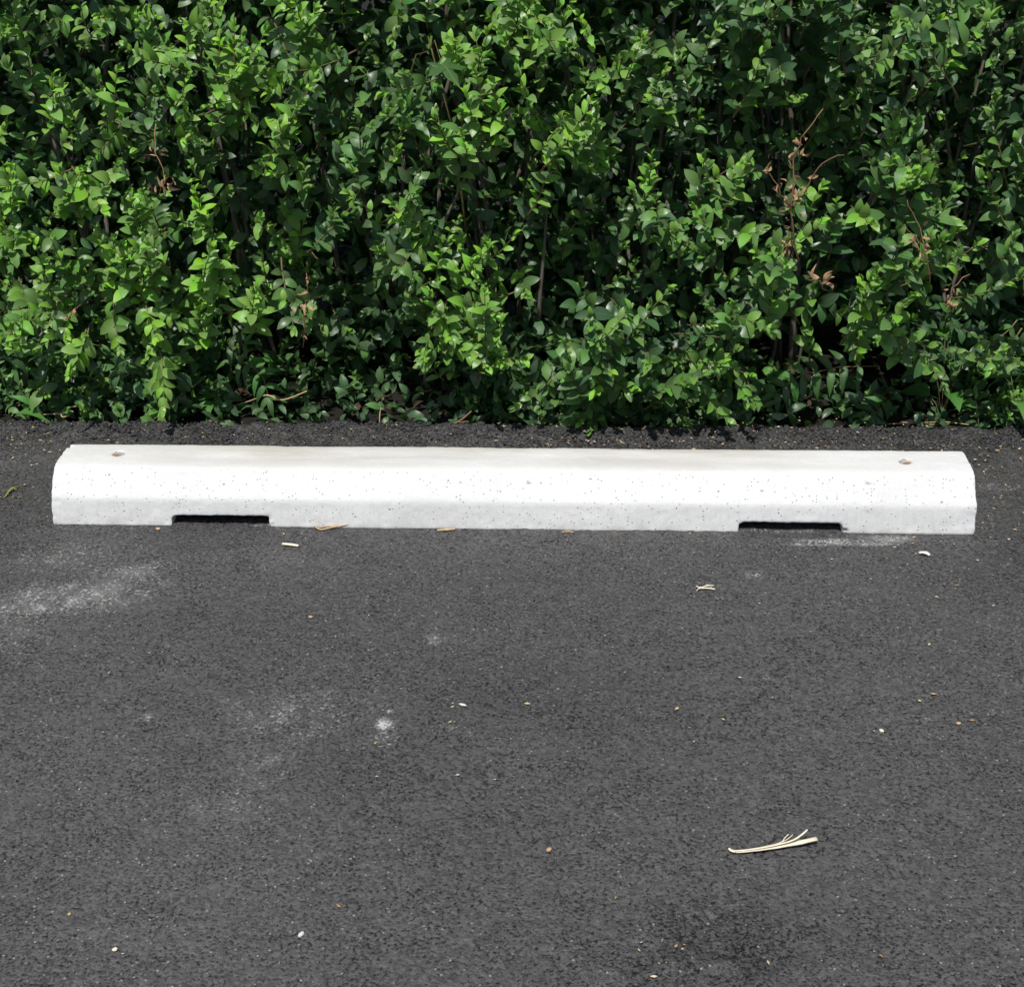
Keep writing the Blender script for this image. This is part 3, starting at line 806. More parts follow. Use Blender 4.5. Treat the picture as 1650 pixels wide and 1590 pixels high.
# -- inner, rear and top leaves that close the hedge off
def scatter(n, xr, yr, zr, tint, lr):
    P = np.stack([rng.uniform(*xr, n), rng.uniform(*yr, n), rng.uniform(*zr, n)], -1)
    D = rng.normal(0, 1, (n, 3)) + np.array((0, 0, 0.2)); Nn = rng.normal(0, 0.6, (n, 3)) + np.array((0, -0.2, 0.9))
    return P, frames(D, Nn), rng.uniform(*lr, n), np.clip(rng.normal(tint, 0.1, n), 0, 1)
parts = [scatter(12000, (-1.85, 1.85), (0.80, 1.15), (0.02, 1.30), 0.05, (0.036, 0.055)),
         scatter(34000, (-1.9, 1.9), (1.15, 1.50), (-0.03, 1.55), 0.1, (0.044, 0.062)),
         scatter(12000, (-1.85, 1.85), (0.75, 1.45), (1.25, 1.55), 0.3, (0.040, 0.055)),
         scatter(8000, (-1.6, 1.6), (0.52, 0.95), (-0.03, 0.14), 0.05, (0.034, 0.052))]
IP = np.concatenate([p[0] for p in parts]); IR = np.concatenate([p[1] for p in parts]); IL = np.concatenate([p[2] for p in parts]); IA = np.concatenate([p[3] for p in parts])
keep = (IP[:, 1] > face_y(IP[:, 0], IP[:, 2]) + 0.06) & (IP[:, 2] > -0.02 - 3 * (IP[:, 1] - 0.53))
IP, IR, IL, IA = IP[keep], IR[keep], IL[keep], IA[keep]
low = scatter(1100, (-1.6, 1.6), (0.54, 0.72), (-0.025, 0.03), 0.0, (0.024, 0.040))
IP = np.concatenate([IP, low[0]]); IR = np.concatenate([IR, low[1]]); IL = np.concatenate([IL, low[2]]); IA = np.concatenate([IA, low[3]])
ISH = np.array([shrub_of(p[0], p[2]) for p in IP])

# -- stems
def add_stem(i, foot, top, r, wob=0.03, n=9):
    foot = np.array(foot); top = np.array(top)
    pts = []
    ph = rng.uniform(0, 6, 2)
    for k in range(n):
        f = k / (n - 1)
        pts.append(foot * (1 - f) + top * f + np.array((wob * math.sin(ph[0] + 4 * f), wob * math.sin(ph[1] + 3 * f), 0)) * min(1, 3 * f))
    V, F = tube(pts, np.linspace(r, r * 0.4, n), 8)
    loc = SHRUBS[i]['root'].location
    me = mesh_np('stem', np.array(V) - np.array(loc), F)
    link('stem', me, M_BARK, SHRUBS[i]['root'])
for i, s in enumerate(SHRUBS):
    by = s.get('y', 0.98)
    for k in range(7):
        a = rng.uniform(-0.26, 0.26)
        add_stem(i, (s['x'] + rng.normal(0, 0.05), by + rng.normal(0, 0.04), -0.07), (s['x'] + a * 1.2, by + rng.uniform(-0.08, 0.30), rng.uniform(0.9, 1.5)), rng.uniform(0.004, 0.010))
add_stem(4, (0.039, 0.800, 0.081), (0.056, 0.760, 0.445), 0.0065, 0.004)
add_stem(3, ((-0.235, 0.800, -0.085)), (-0.239, 0.800, 0.079), 0.007, 0.003)
add_stem(7, (0.801, 0.800, 0.435), (0.858, 0.700, 0.788), 0.005, 0.004)
add_stem(4, (-0.200, 0.740, 0.348), (-0.060, 0.660, 0.680), 0.0042, 0.006)

# -- which shoots show: nearest leaf for each small cell of the photograph
def project(P):
    v = P - CAM_P
    d = v @ FW
    return 825 + FPX * (v @ RT) / d, 795 - FPX * (v @ UP) / d, d
cells = {}
for i, s in enumerate(SHRUBS):
    for j, sh in enumerate(s['shoots']):
        ctr = sh['P'] + sh['R'][:, :, 1] * (sh['L'] * 0.5)[:, None]
        u, v, d = project(ctr)
        for a, b, c in zip(u, v, d):
            if 0 <= a < 1650 and 0 <= b < 1590:
                key = (int(a / 20), int(b / 20))
                if key not in cells or c < cells[key][0]: cells[key] = (c, i, j)
score = {}
for c, i, j in cells.values(): score[(i, j)] = score.get((i, j), 0) + 1

for i, s in enumerate(SHRUBS):
    root = s['root']; loc = np.array(root.location)
    order = sorted(range(len(s['shoots'])), key=lambda j: -score.get((i, j), 0) / (6 + len(s['shoots'][j]['P'])))
    used, single = 0, set()
    for j in order:
        if score.get((i, j), 0) < 1: break
        n = len(s['shoots'][j]['P'])
        if used + n > 296: continue
        used += n; single.add(j)
    rest, twigs = [], []
    for j, sh in enumerate(s['shoots']):
        V, F = tube(sh['pts'], sh['rads'], 5)
        if j in single:
            base = sh['pts'][0]
            me = mesh_np('shoot', np.array(V) - base, F)
            so = link('shoot', me, M_TWIG, root, tuple(base - loc))
            for k in range(len(sh['P'])):
                a = int(np.clip(round(sh['age'][k] * 5), 0, 5))
                lo = bpy.data.objects.new('leaf', LEAF_MESH[(int(sh['var'][k]), a)])
                C.objects.link(lo)
                lo.parent = so
                mt = Matrix.Identity(4)
                for r_ in range(3):
                    for c_ in range(3): mt[r_][c_] = sh['R'][k][r_][c_] * sh['L'][k]
                    mt[r_][3] = sh['P'][k][r_] - base[r_]
                lo.matrix_basis = mt
        else:
            rest.append(sh)
            twigs.append((np.array(V) - loc, F))
    sel = ISH == i
    if rest:
        P = np.concatenate([r['P'] for r in rest]) - loc
        me = leaves_mesh('foliage', P, np.concatenate([r['R'] for r in rest]), np.concatenate([r['L'] for r in rest]),
                         np.concatenate([r['var'] for r in rest]), np.concatenate([r['age'] for r in rest]), np.concatenate([r['rnd'] for r in rest]), VARS, twigs)
        tag(link('foliage', me, [M_LEAF, M_TWIG], root), kind='stuff')
    if sel.any():
        n = int(sel.sum())
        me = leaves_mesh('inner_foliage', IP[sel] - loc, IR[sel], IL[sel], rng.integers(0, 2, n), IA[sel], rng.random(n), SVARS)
        tag(link('inner_foliage', me, M_LEAF, root), kind='stuff')

# ------------------------------------------------------------------ withered twigs on the shrubs
DRYT = leaf_template(0.9, 1.1, 0.9, 0.8, 0.15)
DRYT2 = leaf_template(0.8, 0.8, -0.5, -0.9, -0.2)
DRY_MESH = []
for t in (DRYT, DRYT2):
    me = one_leaf_mesh('dried_leaf', t, 0.0); me.materials.append(M_DRY); DRY_MESH.append(me)
def dead_twig(i, pts, n_leaf, r=0.0016, spread=0.03, size=(0.009, 0.021), span=(0.0, 0.8)):
    root = SHRUBS[i]['root']; loc = np.array(root.location)
    pts = [np.array(p, float) for p in pts]
    fine = []
    for a, b in zip(pts[:-1], pts[1:]):
        for f in (0, 0.33, 0.66): fine.append(a * (1 - f) + b * f + rng.normal(0, 0.0025, 3))
    fine.append(pts[-1])
    base = fine[0].copy()
    V, F = tube(fine, np.linspace(r, r * 0.5, len(fine)), 6)
    tw = link('dead_twig', mesh_np('dead_twig', np.array(V) - base, F), M_DEAD, root, tuple(base - loc))
    for k in range(n_leaf):
        g = rng.uniform(*span) * (len(fine) - 1); i0 = min(int(g), len(fine) - 2)
        p = fine[i0] + (fine[i0 + 1] - fine[i0]) * (g - i0) + rng.normal(0, spread * 0.25, 3)
        d = rng.normal(0, 1, (1, 3)) + np.array((0, -0.4, -0.5)); nn = rng.normal(0, 1, (1, 3))
        Rm = frames(d, nn)[0]; L = rng.uniform(*size)
        lo = bpy.data.objects.new('dried_leaf', DRY_MESH[int(rng.integers(0, 2))]); C.objects.link(lo); lo.parent = tw
        mt = Matrix.Identity(4)
        for r_ in range(3):
            for c_ in range(3): mt[r_][c_] = Rm[r_][c_] * L
            mt[r_][3] = p[r_] - base[r_]
        lo.matrix_basis = mt
dead_twig(6, [(0.584, 0.360, 0.441), (0.560, 0.330, 0.553), (0.557, 0.320, 0.668), (0.576, 0.310, 0.719), (0.604, 0.310, 0.760)], 26, 0.0020, span=(0.05, 0.62))
dead_twig(6, [(0.550, 0.330, 0.566), (0.584, 0.310, 0.609), (0.610, 0.300, 0.655), (0.650, 0.300, 0.673)], 6, 0.0015, span=(0, 0.5))
dead_twig(6, [(0.560, 0.330, 0.553), (0.531, 0.320, 0.606), (0.505, 0.320, 0.644)], 12, 0.0014, span=(0.2, 1))
dead_twig(6, [(0.855, 0.340, 0.395), (0.830, 0.320, 0.480), (0.805, 0.320, 0.544), (0.785, 0.320, 0.579)], 7, 0.0015, span=(0.1, 0.55))
dead_twig(6, [(0.836, 0.330, 0.464), (0.814, 0.320, 0.493), (0.785, 0.320, 0.529)], 3, 0.0012, span=(0.0, 0.4))
dead_twig(8, [(0.938, 0.380, 0.409), (0.900, 0.340, 0.389), (0.894, 0.330, 0.346)], 8, 0.0012, span=(0.4, 1))
dead_twig(3, [(-0.476, 0.480, 0.200), (-0.457, 0.450, 0.297), (-0.447, 0.440, 0.385)], 16, 0.0014, span=(0.2, 1))
dead_twig(2, [(-0.755, 0.500, 0.690), (-0.750, 0.460, 0.641), (-0.730, 0.450, 0.591), (-0.747, 0.450, 0.558)], 14, 0.0014, size=(0.010, 0.024), span=(0.3, 1))
dead_twig(1, [(-0.984, 0.450, 0.266), (-0.956, 0.430, 0.302), (-0.943, 0.430, 0.316)], 5, 0.0012)
dead_twig(6, [(0.641, 0.330, 0.385), (0.624, 0.310, 0.411), (0.597, 0.300, 0.421)], 6, 0.0012, size=(0.018, 0.03))

# ------------------------------------------------------------------ weeds and saplings in and under the hedge
def leafed_plant(name, label, cat, foot, stems, mat=M_WEED, group=None):
    """stems: list of (points, radius, leaf list of (pos, dir, normal, length, template, age))"""
    root = empty(name, foot, label, cat, group)
    f = np.array(foot)
    for pts, r, lv in stems:
        pts = [np.array(p, float) for p in pts]
        V, F = tube(pts, np.linspace(r, r * 0.5, len(pts)), 6)
        st = link('stalk', mesh_np('stalk', np.array(V) - pts[0], F), M_TWIG, root, tuple(pts[0] - f))
        for p, d, nn, L, tpl, age in lv:
            Rm = frames(np.array([d], float), np.array([nn], float))
            me = leaves_mesh('leaf', np.array([np.array(p, float) - pts[0]]), Rm, np.array([L]), np.zeros(1, int), np.array([age]), np.array([rng.random()]), [tpl])
            link('leaf', me, mat, st)
    return root

LANCE_T = np.array([-0.04, 0.0, 0.12, 0.30, 0.50, 0.70, 0.86, 1.0]); LANCE_W = np.array([0.008, 0.03, 0.12, 0.145, 0.125, 0.085, 0.04, 0.0])
LANCE = [leaf_template(1, 0.25, 0.25, 0, 0, LANCE_T, LANCE_W), leaf_template(1.1, 0.2, 0.35, 0.15, 0.04, LANCE_T, LANCE_W)]
def frond(pts, n, L, age=0.5, r=0.0016, hang=0.7):
    pts = [np.array(p, float) for p in pts]
    def at(f):
        g = f * (len(pts) - 1); i0 = min(int(g), len(pts) - 2)
        return pts[i0] + (pts[i0 + 1] - pts[i0]) * (g - i0), pts[i0 + 1] - pts[i0]
    lv = []
    for k in range(n):
        p, t = at(0.15 + 0.85 * k / (n - 1)); t = t / np.linalg.norm(t)
        side = np.cross(t, (0, -0.6, 0.8)); side /= np.linalg.norm(side)
        for sg in (1, -1):
            d = side * sg * 0.9 + t * 0.35 + np.array((0, -0.15, -hang * (0.5 + 0.5 * sg * np.sign(-side[2]))))
            lv.append((p, d, (rng.normal(0, 0.15), -0.6, 0.8), L * (1 - 0.35 * abs(k / (n - 1) - 0.4)), LANCE[k % 2], np.clip(age + rng.normal(0, 0.12), 0, 1)))
    p, t = at(1.0)
    lv.append((p, t, (0, -0.5, 0.8), L * 0.9, LANCE[0], age))
    return (pts, r, lv)
leafed_plant('pinnate_seedling', 'fern-like feathery-leaved seedling in the dark hollow behind the right drain slot', 'seedling', ((0.894, 0.720, -0.090)[0], 0.72, -0.04), [
    ([((0.894, 0.720, -0.090)[0], 0.72, -0.04), (0.875, 0.700, -0.002), (0.830, 0.660, 0.093)], 0.0022, []),
    frond([(0.830, 0.660, 0.093), (0.734, 0.640, 0.097), (0.647, 0.620, 0.084), (0.591, 0.600, 0.050)], 8, 0.068, 0.4),
    frond([(0.875, 0.700, -0.002), (0.842, 0.640, 0.008), (0.807, 0.600, 0.001), (0.793, 0.580, -0.030)], 7, 0.048, 0.45)])
leafed_plant('pinnate_seedling', 'fern-like feathery-leaved seedling in the dark hollow above the left drain slot', 'seedling', ((-0.719, 0.740, -0.113)[0], 0.74, -0.04), [
    ([((-0.719, 0.740, -0.113)[0], 0.74, -0.04), (-0.713, 0.720, -0.021), (-0.689, 0.680, 0.075)], 0.0022, []),
    frond([(-0.705, 0.700, 0.019), (-0.715, 0.640, 0.031), (-0.722, 0.600, 0.013)], 4, 0.060, 0.4),
    frond([(-0.689, 0.680, 0.075), (-0.637, 0.640, 0.104), (-0.595, 0.600, 0.076), (-0.584, 0.580, 0.038)], 5, 0.058, 0.45),
    frond([(-0.689, 0.680, 0.075), (-0.690, 0.660, 0.130), (-0.641, 0.640, 0.146)], 3, 0.048, 0.4)])
OVATE_T = np.array([-0.25, 0.0, 0.12, 0.30, 0.50, 0.70, 0.88, 1.0]); OVATE_W = np.array([0.012, 0.02, 0.24, 0.33, 0.30, 0.20, 0.09, 0.0])
OVATE = leaf_template(1, 0.22, 0.35, 0.05, 0.02, OVATE_T, OVATE_W)
def rosette(foot, n, L, age, tilt=0.5):
    f = np.array(foot)
    out = []
    for k in range(n):
        a = 2.4 * k + rng.uniform(-0.3, 0.3)
        e = f + np.array((0.035 * math.cos(a), 0.035 * math.sin(a), 0.03 + 0.028 * k))
        out.append(([f, (f + e) / 2 + np.array((0, 0, 0.012)), e], 0.0014,
                    [(e, (math.cos(a), math.sin(a), 0.1), (0, -0.35, 1), L * rng.uniform(0.8, 1.1), OVATE, np.clip(age + rng.normal(0, 0.1), 0, 1))]))
    return out
leafed_plant('broadleaf_weed', 'broad-leaved bright green weed at the asphalt edge by the right border of the picture', 'weed', (1.135, 0.545, -0.02), rosette((1.135, 0.545, -0.02), 6, 0.075, 0.85))
leafed_plant('broadleaf_weed', 'shaded broad-leaved weed at the hedge foot, behind the stop\'s right end', 'weed', (0.98, 0.62, -0.03), rosette((0.98, 0.62, -0.03), 7, 0.075, 0.5))
leafed_plant('broadleaf_weed', 'strap-leaved weed lying on the asphalt edge at the left border of the picture', 'weed', (-1.13, 0.53, -0.02), [
    ([(-1.13, 0.53, -0.02), (-1.135, 0.52, 0.02), (-1.15, 0.51, 0.025)], 0.0012, [((-1.15, 0.51, 0.025), (0.95, -0.25, 0.05), (0, -0.3, 1), 0.075, LANCE[1], 0.8)]),
    ([(-1.13, 0.53, -0.02), (-1.12, 0.53, 0.02), (-1.12, 0.53, 0.035)], 0.0012, [((-1.12, 0.53, 0.035), (-0.7, -0.2, 0.5), (0, -0.6, 0.8), 0.06, LANCE[0], 0.7)])])

def maple_template():
    pts = [(0, 0), (0.10, -0.06), (0.26, -0.16), (0.44, -0.18), (0.34, -0.04), (0.30, 0.08), (0.46, 0.14), (0.70, 0.34), (0.54, 0.36), (0.46, 0.42), (0.30, 0.34), (0.17, 0.36), (0.20, 0.56), (0.17, 0.66), (0.09, 0.80), (0, 1.08)]
    full = pts + [(-x, y) for x, y in pts[-2:0:-1]]
    c = (0, 0.28)
    V = [(c[0], c[1], 0.06)] + [(x, y, -0.12 * (x * x + 0.6 * max(y - 0.3, 0) ** 2) + 0.05 * abs(x)) for x, y in full]
    UVm = [(0.5, 0.3)] + [(0.5 + x * 0.8, max(0, y)) for x, y in full]
    n = len(full)
    return np.array(V), np.array(UVm), [(0, 1 + k, 1 + (k + 1) % n) for k in range(n)]
MAPLE = maple_template()
ms = []
foot = (-0.12, 0.90, -0.05)
mtop = (-0.190, 0.660, 0.838)
trunk = [foot, (-0.13, 0.86, 0.3), (-0.15, 0.78, 0.6), mtop]
ms.append((trunk, 0.0035, []))
for (pos, d, L, age) in [((-0.148, 0.500, 0.811), (0.45, -0.55, -0.40), 0.070, 0.3), ((-0.238, 0.600, 0.735), (-0.5, -0.25, -0.55), 0.065, 0.1)]:
    p = np.array(pos)
    ms.append(([np.array(mtop) + np.array((0, 0, -0.03)), (np.array(mtop) + p) / 2 + np.array((0, 0, 0.02)), p], 0.0012,
               [(p, d, (rng.normal(0, 0.2), -0.45, 0.85), L, MAPLE, age)]))
leafed_plant('maple_sapling', 'lobed maple leaves of a sapling poking through the upper middle of the hedge', 'sapling', foot, ms)

# ------------------------------------------------------------------ litter: what can be counted is a thing of its own
def strand(pts, w, h=0.0012, n=3, taper=1.0):
    """flat split straw: ribbon of real thickness along pts"""
    fine = []
    P = [Vector(p) for p in pts]
    n = n + 1
    for q in range(len(P) - 1):
        p0, p1, p2, p3 = P[max(q - 1, 0)], P[q], P[q + 1], P[min(q + 2, len(P) - 1)]
        for f in range(n):
            t = f / n
            fine.append(0.5 * ((2 * p1) + (p2 - p0) * t + (2 * p0 - 5 * p1 + 4 * p2 - p3) * t * t + (3 * p1 - p0 - 3 * p2 + p3) * t ** 3))
    fine.append(P[-1])
    V, F = [], []
    k = len(fine)
    for i, p in enumerate(fine):
        t = (fine[min(i + 1, k - 1)] - fine[max(i - 1, 0)]); t.normalize()
        s = t.cross(Vector((0, 0, 1))); s.normalize()
        ww = w * (1 - 0.25 * abs(2 * i / (k - 1) - 1)) * random.uniform(0.9, 1.1) * (taper + (1 - taper) * i / (k - 1))
        for sx, sz in ((-1, 0), (-0.5, 1), (0.5, 1), (1, 0), (0.5, -1), (-0.5, -1)):
            V.append(tuple(p + s * sx * ww + Vector((0, 0, sz * h))))
    for i in range(k - 1):
        for j in range(6): F.append((i * 6 + j, i * 6 + (j + 1) % 6, (i + 1) * 6 + (j + 1) % 6, (i + 1) * 6 + j))
    F.append((5, 4, 3, 2, 1, 0)); F.append(tuple((k - 1) * 6 + j for j in range(6)))
    return V, F
def bits(name, label, cat, strands, mat, group=None):
    """several strands: the first is the thing's main strand, the rest its side fibres"""
    o0 = Vector((strands[0][0][0][0], strands[0][0][0][1], 0))
    if len(strands) == 1:
        V, F = strand(*strands[0][:2], *strands[0][2:])
        o = link(name, mesh_np(name, [tuple(Vector(v) - o0) for v in V], F), mat, None, o0)
        return tag(o, label, cat, group)
    root = empty(name, o0, label, cat, group)
    for k, s in enumerate(strands):
        V, F = strand(*s)
        link('main_strand' if k == 0 else 'fibre', mesh_np('fibre', [tuple(Vector(v) - o0) for v in V], F), mat, root)
    return root
def g3(p, z): return (p[0], p[1], z)
bits('straw_sprig', 'pale split straw with frayed forked end, lying alone on the near asphalt', 'straw', [
    ([g3((0.357, -0.969), 0.005), g3((0.368, -0.974), 0.004), g3((0.411, -0.965), 0.004), g3((0.451, -0.955), 0.005), g3((0.483, -0.946), 0.007)], 0.0062, 0.0011, 3, 0.45),
    ([g3((0.365, -0.976), 0.006), g3((0.406, -0.968), 0.007), g3((0.444, -0.957), 0.010), g3((0.460, -0.948), 0.014), g3((0.470, -0.938), 0.016)], 0.0020, 0.0008, 3, 0.7),
    ([g3((0.402, -0.968), 0.007), g3((0.429, -0.960), 0.009), g3((0.437, -0.952), 0.012), g3((0.443, -0.946), 0.014)], 0.0008, 0.0006),
    ([g3((0.415, -0.965), 0.007), g3((0.435, -0.957), 0.010), g3((0.443, -0.952), 0.012), g3((0.449, -0.946), 0.013)], 0.0007, 0.0006)], M_STRAW)
bits('straw_stub', 'short pale straw stub in front of the stop near its left drain slot', 'straw', [([g3((-0.436, -0.077), 0.004), g3((-0.419, -0.081), 0.005), g3((-0.403, -0.084), 0.004)], 0.0035, 0.002)], M_STRAW)
bits('straw_sprig', 'small frayed straw knot below the right part of the stop', 'straw', [
    ([g3((0.358, -0.225), 0.005), g3((0.367, -0.234), 0.006), g3((0.379, -0.232), 0.005), g3((0.392, -0.234), 0.004)], 0.0017, 0.0012, 3, 0.6),
    ([g3((0.363, -0.237), 0.006), g3((0.376, -0.229), 0.008), g3((0.391, -0.224), 0.006)], 0.0014, 0.001, 3, 0.7),
    ([g3((0.358, -0.241), 0.004), g3((0.365, -0.232), 0.007), g3((0.371, -0.236), 0.006)], 0.0008, 0.0007),
    ([g3((0.377, -0.218), 0.004), g3((0.383, -0.222), 0.005), g3((0.386, -0.227), 0.004)], 0.0008, 0.0007)], M_STRAW)
bits('dry_twig', 'thin forked tan twig against the stop\'s foot, right of the left drain slot', 'twig', [
    ([g3((-0.385, 0.001), 0.003), g3((-0.371, -0.015), 0.004), g3((-0.349, -0.007), 0.005), g3((-0.319, 0.002), 0.006)], 0.0016, 0.0013),
    ([g3((-0.378, -0.007), 0.003), g3((-0.356, -0.002), 0.005), g3((-0.337, -0.004), 0.004)], 0.0011, 0.001)], M_STRAW2)
bits('wood_sliver', 'flat orange-tan wood sliver against the foot of the stop at mid-length', 'wood sliver', [([g3((-0.139, -0.013), 0.004), g3((-0.120, -0.009), 0.004), g3((-0.104, -0.006), 0.004)], 0.004, 0.0015)], M_STRAW2)
bits('dry_twig', 'fine tan twig against the stop\'s foot, just right of mid-length', 'twig', [([g3((0.108, -0.015), 0.003), g3((0.120, -0.012), 0.004), g3((0.131, -0.014), 0.003)], 0.0014, 0.001)], M_STRAW2)
bits('dry_leaf_scrap', 'pale crumpled leaf scrap in front of the stop\'s right end', 'leaf scrap', [([g3((0.791, -0.083), 0.004), g3((0.802, -0.088), 0.007), g3((0.810, -0.093), 0.004)], 0.006, 0.0012)], M_PALE)
bits('forked_twig', 'small bare forked twig on the crumbled edge behind the middle of the stop', 'twig', [
    ([g3((-0.144, 0.495), 0.012), g3((-0.126, 0.503), 0.020), g3((-0.107, 0.524), 0.030)], 0.0022, 0.0015),
    ([g3((-0.133, 0.496), 0.014), g3((-0.122, 0.496), 0.016), g3((-0.111, 0.500), 0.015)], 0.0014, 0.001)], M_DEAD)
bits('curled_stem', 'curled pale stem trailing out of the hedge foot behind the stop\'s left end', 'stem', [
    ([(-1.114, 0.560, -0.002), (-1.077, 0.540, 0.009), (-1.041, 0.530, 0.012), (-1.051, 0.510, 0.014), (-1.059, 0.530, 0.018), (-1.050, 0.560, 0.016), (-1.030, 0.580, 0.013)], 0.0018, 0.0016)], M_STRAW2)
bits('dry_twig', 'crooked pale twig caught low in the hedge above the left drain slot', 'twig', [
    ([(-0.685, 0.640, -0.012), (-0.629, 0.600, 0.021), (-0.587, 0.580, 0.043), (-0.549, 0.570, 0.035), (-0.490, 0.570, 0.058)], 0.0018, 0.0016)], M_STRAW2)
bits('grass_stalk', 'dry yellow grass stalk lying at the hedge foot near the right border', 'grass stalk', [
    ([(0.846, 0.570, -0.014), (0.914, 0.560, -0.006), (0.984, 0.560, -0.004), (1.045, 0.550, -0.010)], 0.0012, 0.001), ([(0.876, 0.580, -0.013), (0.942, 0.560, -0.010), (1.001, 0.570, -0.011)], 0.0010, 0.001)], M_STRAW2)
bits('grass_stalk', 'thin upright dry grass stalk at the hedge foot, left of mid-hedge', 'grass stalk', [([g3((-0.318, 0.513), 0.0), (-0.322, 0.560, 0.009), (-0.314, 0.560, 0.048)], 0.0012, 0.001)], M_STRAW2)
bits('moss_sprig', 'yellow-green plant shred on the asphalt beside the stop\'s left end', 'plant shred', [
    ([g3((-1.053, 0.117), 0.003), g3((-1.050, 0.146), 0.006), g3((-1.041, 0.167), 0.004)], 0.0022, 0.001), ([g3((-1.056, 0.140), 0.003), g3((-1.050, 0.155), 0.006), g3((-1.038, 0.149), 0.004)], 0.0012, 0.001)], M_WEED if False else mat_noise('yellow_green_shred', (0.16, 0.17, 0.03), (0.26, 0.27, 0.06), 50))

def stone(name, label, cat, p, r, mat, sc=(1, 0.7, 0.5)):
    b = bmesh.new()
    bmesh.ops.create_icosphere(b, subdivisions=2, radius=r)
    for v in b.verts: v.co = Vector((v.co.x * sc[0], v.co.y * sc[1], v.co.z * sc[2])) * (1 + 0.35 * mnoise.noise(v.co * (2.1 / r) + Vector((p[0] * 50, p[1] * 50, 0))))
    me = bpy.data.meshes.new(name); b.to_mesh(me); b.free()
    o = link(name, me, mat, None, (p[0], p[1], r * sc[2] * 0.75))
    o.rotation_euler = (0, 0, p[0] * 9)
    tag(o, label, cat)
stone('stone_chip', 'white stone chip near the bottom edge, left of the middle', 'stone chip', (-0.218, -1.157), 0.0048, M_PALE, (1.2, 0.7, 0.5))
stone('stone_chip', 'white sliver-shaped chip on the asphalt in the middle of the picture', 'stone chip', (-0.044, -0.617), 0.0048, M_PALE, (1.4, 0.5, 0.4))
stone('stone_chip', 'tan seed-like chip on the near asphalt left of the straw', 'stone chip', (0.104, -0.975), 0.0045, M_STRAW2)
stone('stone_chip', 'pale chip at the bottom left of the asphalt', 'stone chip', (-0.456, -1.192), 0.0042, M_STRAW, (0.7, 0.9, 0.5))
stone('stone_chip', 'tan chip against the stop\'s foot beside the left drain slot', 'stone chip', (-0.697, -0.015), 0.005, M_STRAW2)
stone('stone_chip', 'small tan chip on the asphalt at the right, level with the white spatter', 'stone chip', (0.621, -0.671), 0.0042, M_STRAW)
stone('stone_chip', 'tan chip near the right border below mid-height', 'stone chip', (0.746, -0.647), 0.0042, M_STRAW2)
stone('stone_chip', 'small tan chip below the stop, left of mid-length', 'stone chip', (-0.337, -0.347), 0.004, M_STRAW2)

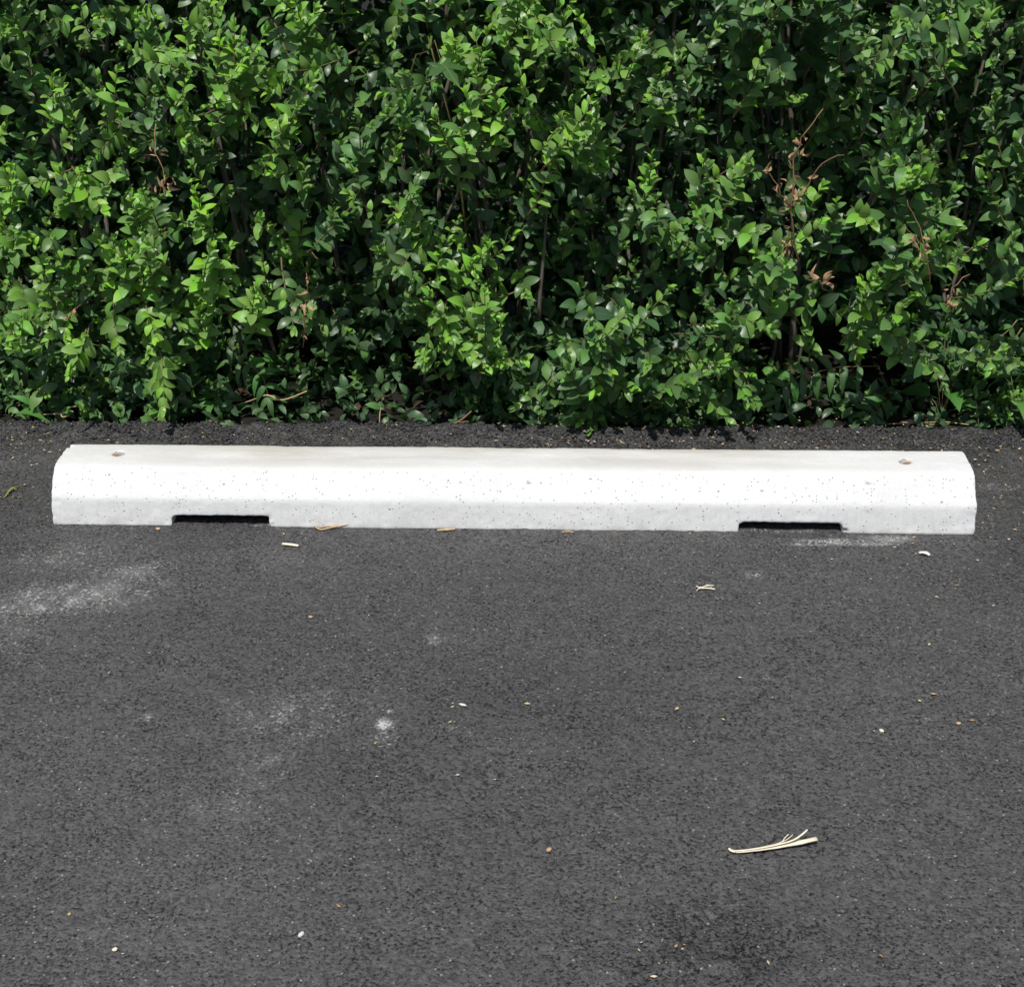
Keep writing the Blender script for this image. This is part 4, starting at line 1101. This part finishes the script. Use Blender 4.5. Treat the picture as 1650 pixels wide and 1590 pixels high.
def make_seeds():
    """husks and seeds dropped by the hedge"""
    pts = []
    def band(n, x0, x1, y0, y1):
        for _ in range(n): pts.append((rng.uniform(x0, x1), rng.uniform(y0, y1)))
    def spot(n, c, s):
        for _ in range(n): pts.append((c[0] + rng.normal(0, s), c[1] + rng.normal(0, s * 0.8)))
    band(300, -1.25, 1.25, 0.24, 0.50)
    spot(70, (0.135, 0.456), 0.10); spot(60, (0.385, 0.454), 0.09); spot(60, (0.857, 0.480), 0.12); spot(20, (-1.116, 0.391), 0.05); spot(25, (0.609, 0.482), 0.07)
    band(110, 0.93, 1.22, -0.12, 0.42)
    band(40, -1.2, -0.93, 0.0, 0.4)
    band(70, -0.9, 0.95, -1.25, -0.02)
    band(20, 0.2, 0.9, -0.12, -0.01)
    spot(10, (0.250, -1.169), 0.025)
    pts = np.array(pts); n = len(pts)
    T = np.array([(1, 0, 0), (0.2, 0.42, 0), (-1, 0.1, 0), (0.1, -0.42, 0), (0, 0, 0.4), (0, 0, -0.4)])
    F = [(0, 1, 4), (1, 2, 4), (2, 3, 4), (3, 0, 4), (1, 0, 5), (2, 1, 5), (3, 2, 5), (0, 3, 5)]
    VV, FF, RR = [], [], []
    for k in range(n):
        L = rng.uniform(0.0016, 0.0042) * (1.5 if rng.random() < 0.12 else 1)
        a = rng.uniform(0, 6.28); ca, sa = math.cos(a), math.sin(a)
        wid = rng.uniform(0.5, 1.3)
        z = 0.0025 + (0.012 if pts[k][1] > 0.45 else (0.004 if pts[k][1] > 0.32 else 0))
        for t in T:
            x, y = t[0] * L, t[1] * L * wid
            VV.append((pts[k][0] + x * ca - y * sa, pts[k][1] + x * sa + y * ca, z + t[2] * L))
        FF += [tuple(i + 6 * k for i in f) for f in F]
        RR += [rng.random()] * 6
    me = mesh_np('seed_litter', VV, FF, False); fattr(me, 'rnd', RR)
    tag(link('seed_litter', me, M_SEED), 'scattered tan seeds and husks over the asphalt by the hedge', 'seeds', kind='stuff')
make_seeds()

def make_crumbs():
    """loose asphalt crumbs along the ragged edge"""
    b = bmesh.new(); bmesh.ops.create_icosphere(b, subdivisions=1, radius=1.0)
    T = np.array([v.co[:] for v in b.verts]); F = [[v.index for v in f.verts] for f in b.faces]; b.free()
    VV, FF = [], []
    n = 3600
    for k in range(n):
        x = rng.uniform(-1.4, 1.4)
        e = float(edge_y(np.array([x]))[0])
        y = e - abs(rng.normal(0, 0.045)) + 0.022
        r = rng.uniform(0.0014, 0.0040) * (1.4 if rng.random() < 0.08 else 1)
        z = 0.010 - max(0, y - e) * 1.6 - 0.008 * min(1, max(0, (e - 0.03 - y) / 0.05))
        jit = T * (1 + rng.normal(0, 0.22, (len(T), 1))) * np.array((1, rng.uniform(0.6, 1), rng.uniform(0.5, 0.9))) * r
        a = rng.uniform(0, 6.28); ca, sa = math.cos(a), math.sin(a)
        VV.append(np.stack([jit[:, 0] * ca - jit[:, 1] * sa + x, jit[:, 0] * sa + jit[:, 1] * ca + y, jit[:, 2] + z + r * 0.2], -1))
        FF += [[i + len(T) * k for i in f] for f in F]
    me = mesh_np('asphalt_crumbs', np.concatenate(VV), FF, False)
    tag(link('asphalt_crumbs', me, M_CRUMB), 'loose black crumbs along the ragged asphalt edge', 'crumbs', kind='stuff')
make_crumbs()

def make_mould():
    n = 1500
    P = np.stack([rng.uniform(-1.7, 1.7, n), rng.uniform(0.64, 1.4, n), rng.uniform(-0.035, -0.012, n)], -1)
    D = rng.normal(0, 1, (n, 3)) * np.array((1, 1, 0.2)); Nn = rng.normal(0, 0.35, (n, 3)) + np.array((0, 0, 1))
    me = leaves_mesh('leaf_litter', P, frames(D, Nn), rng.uniform(0.02, 0.04, n), rng.integers(0, 2, n), np.zeros(n), rng.random(n), SVARS)
    tag(link('leaf_litter', me, M_LITTER), 'brown fallen leaves on the soil under the hedge', 'leaf litter', kind='stuff')
make_mould()
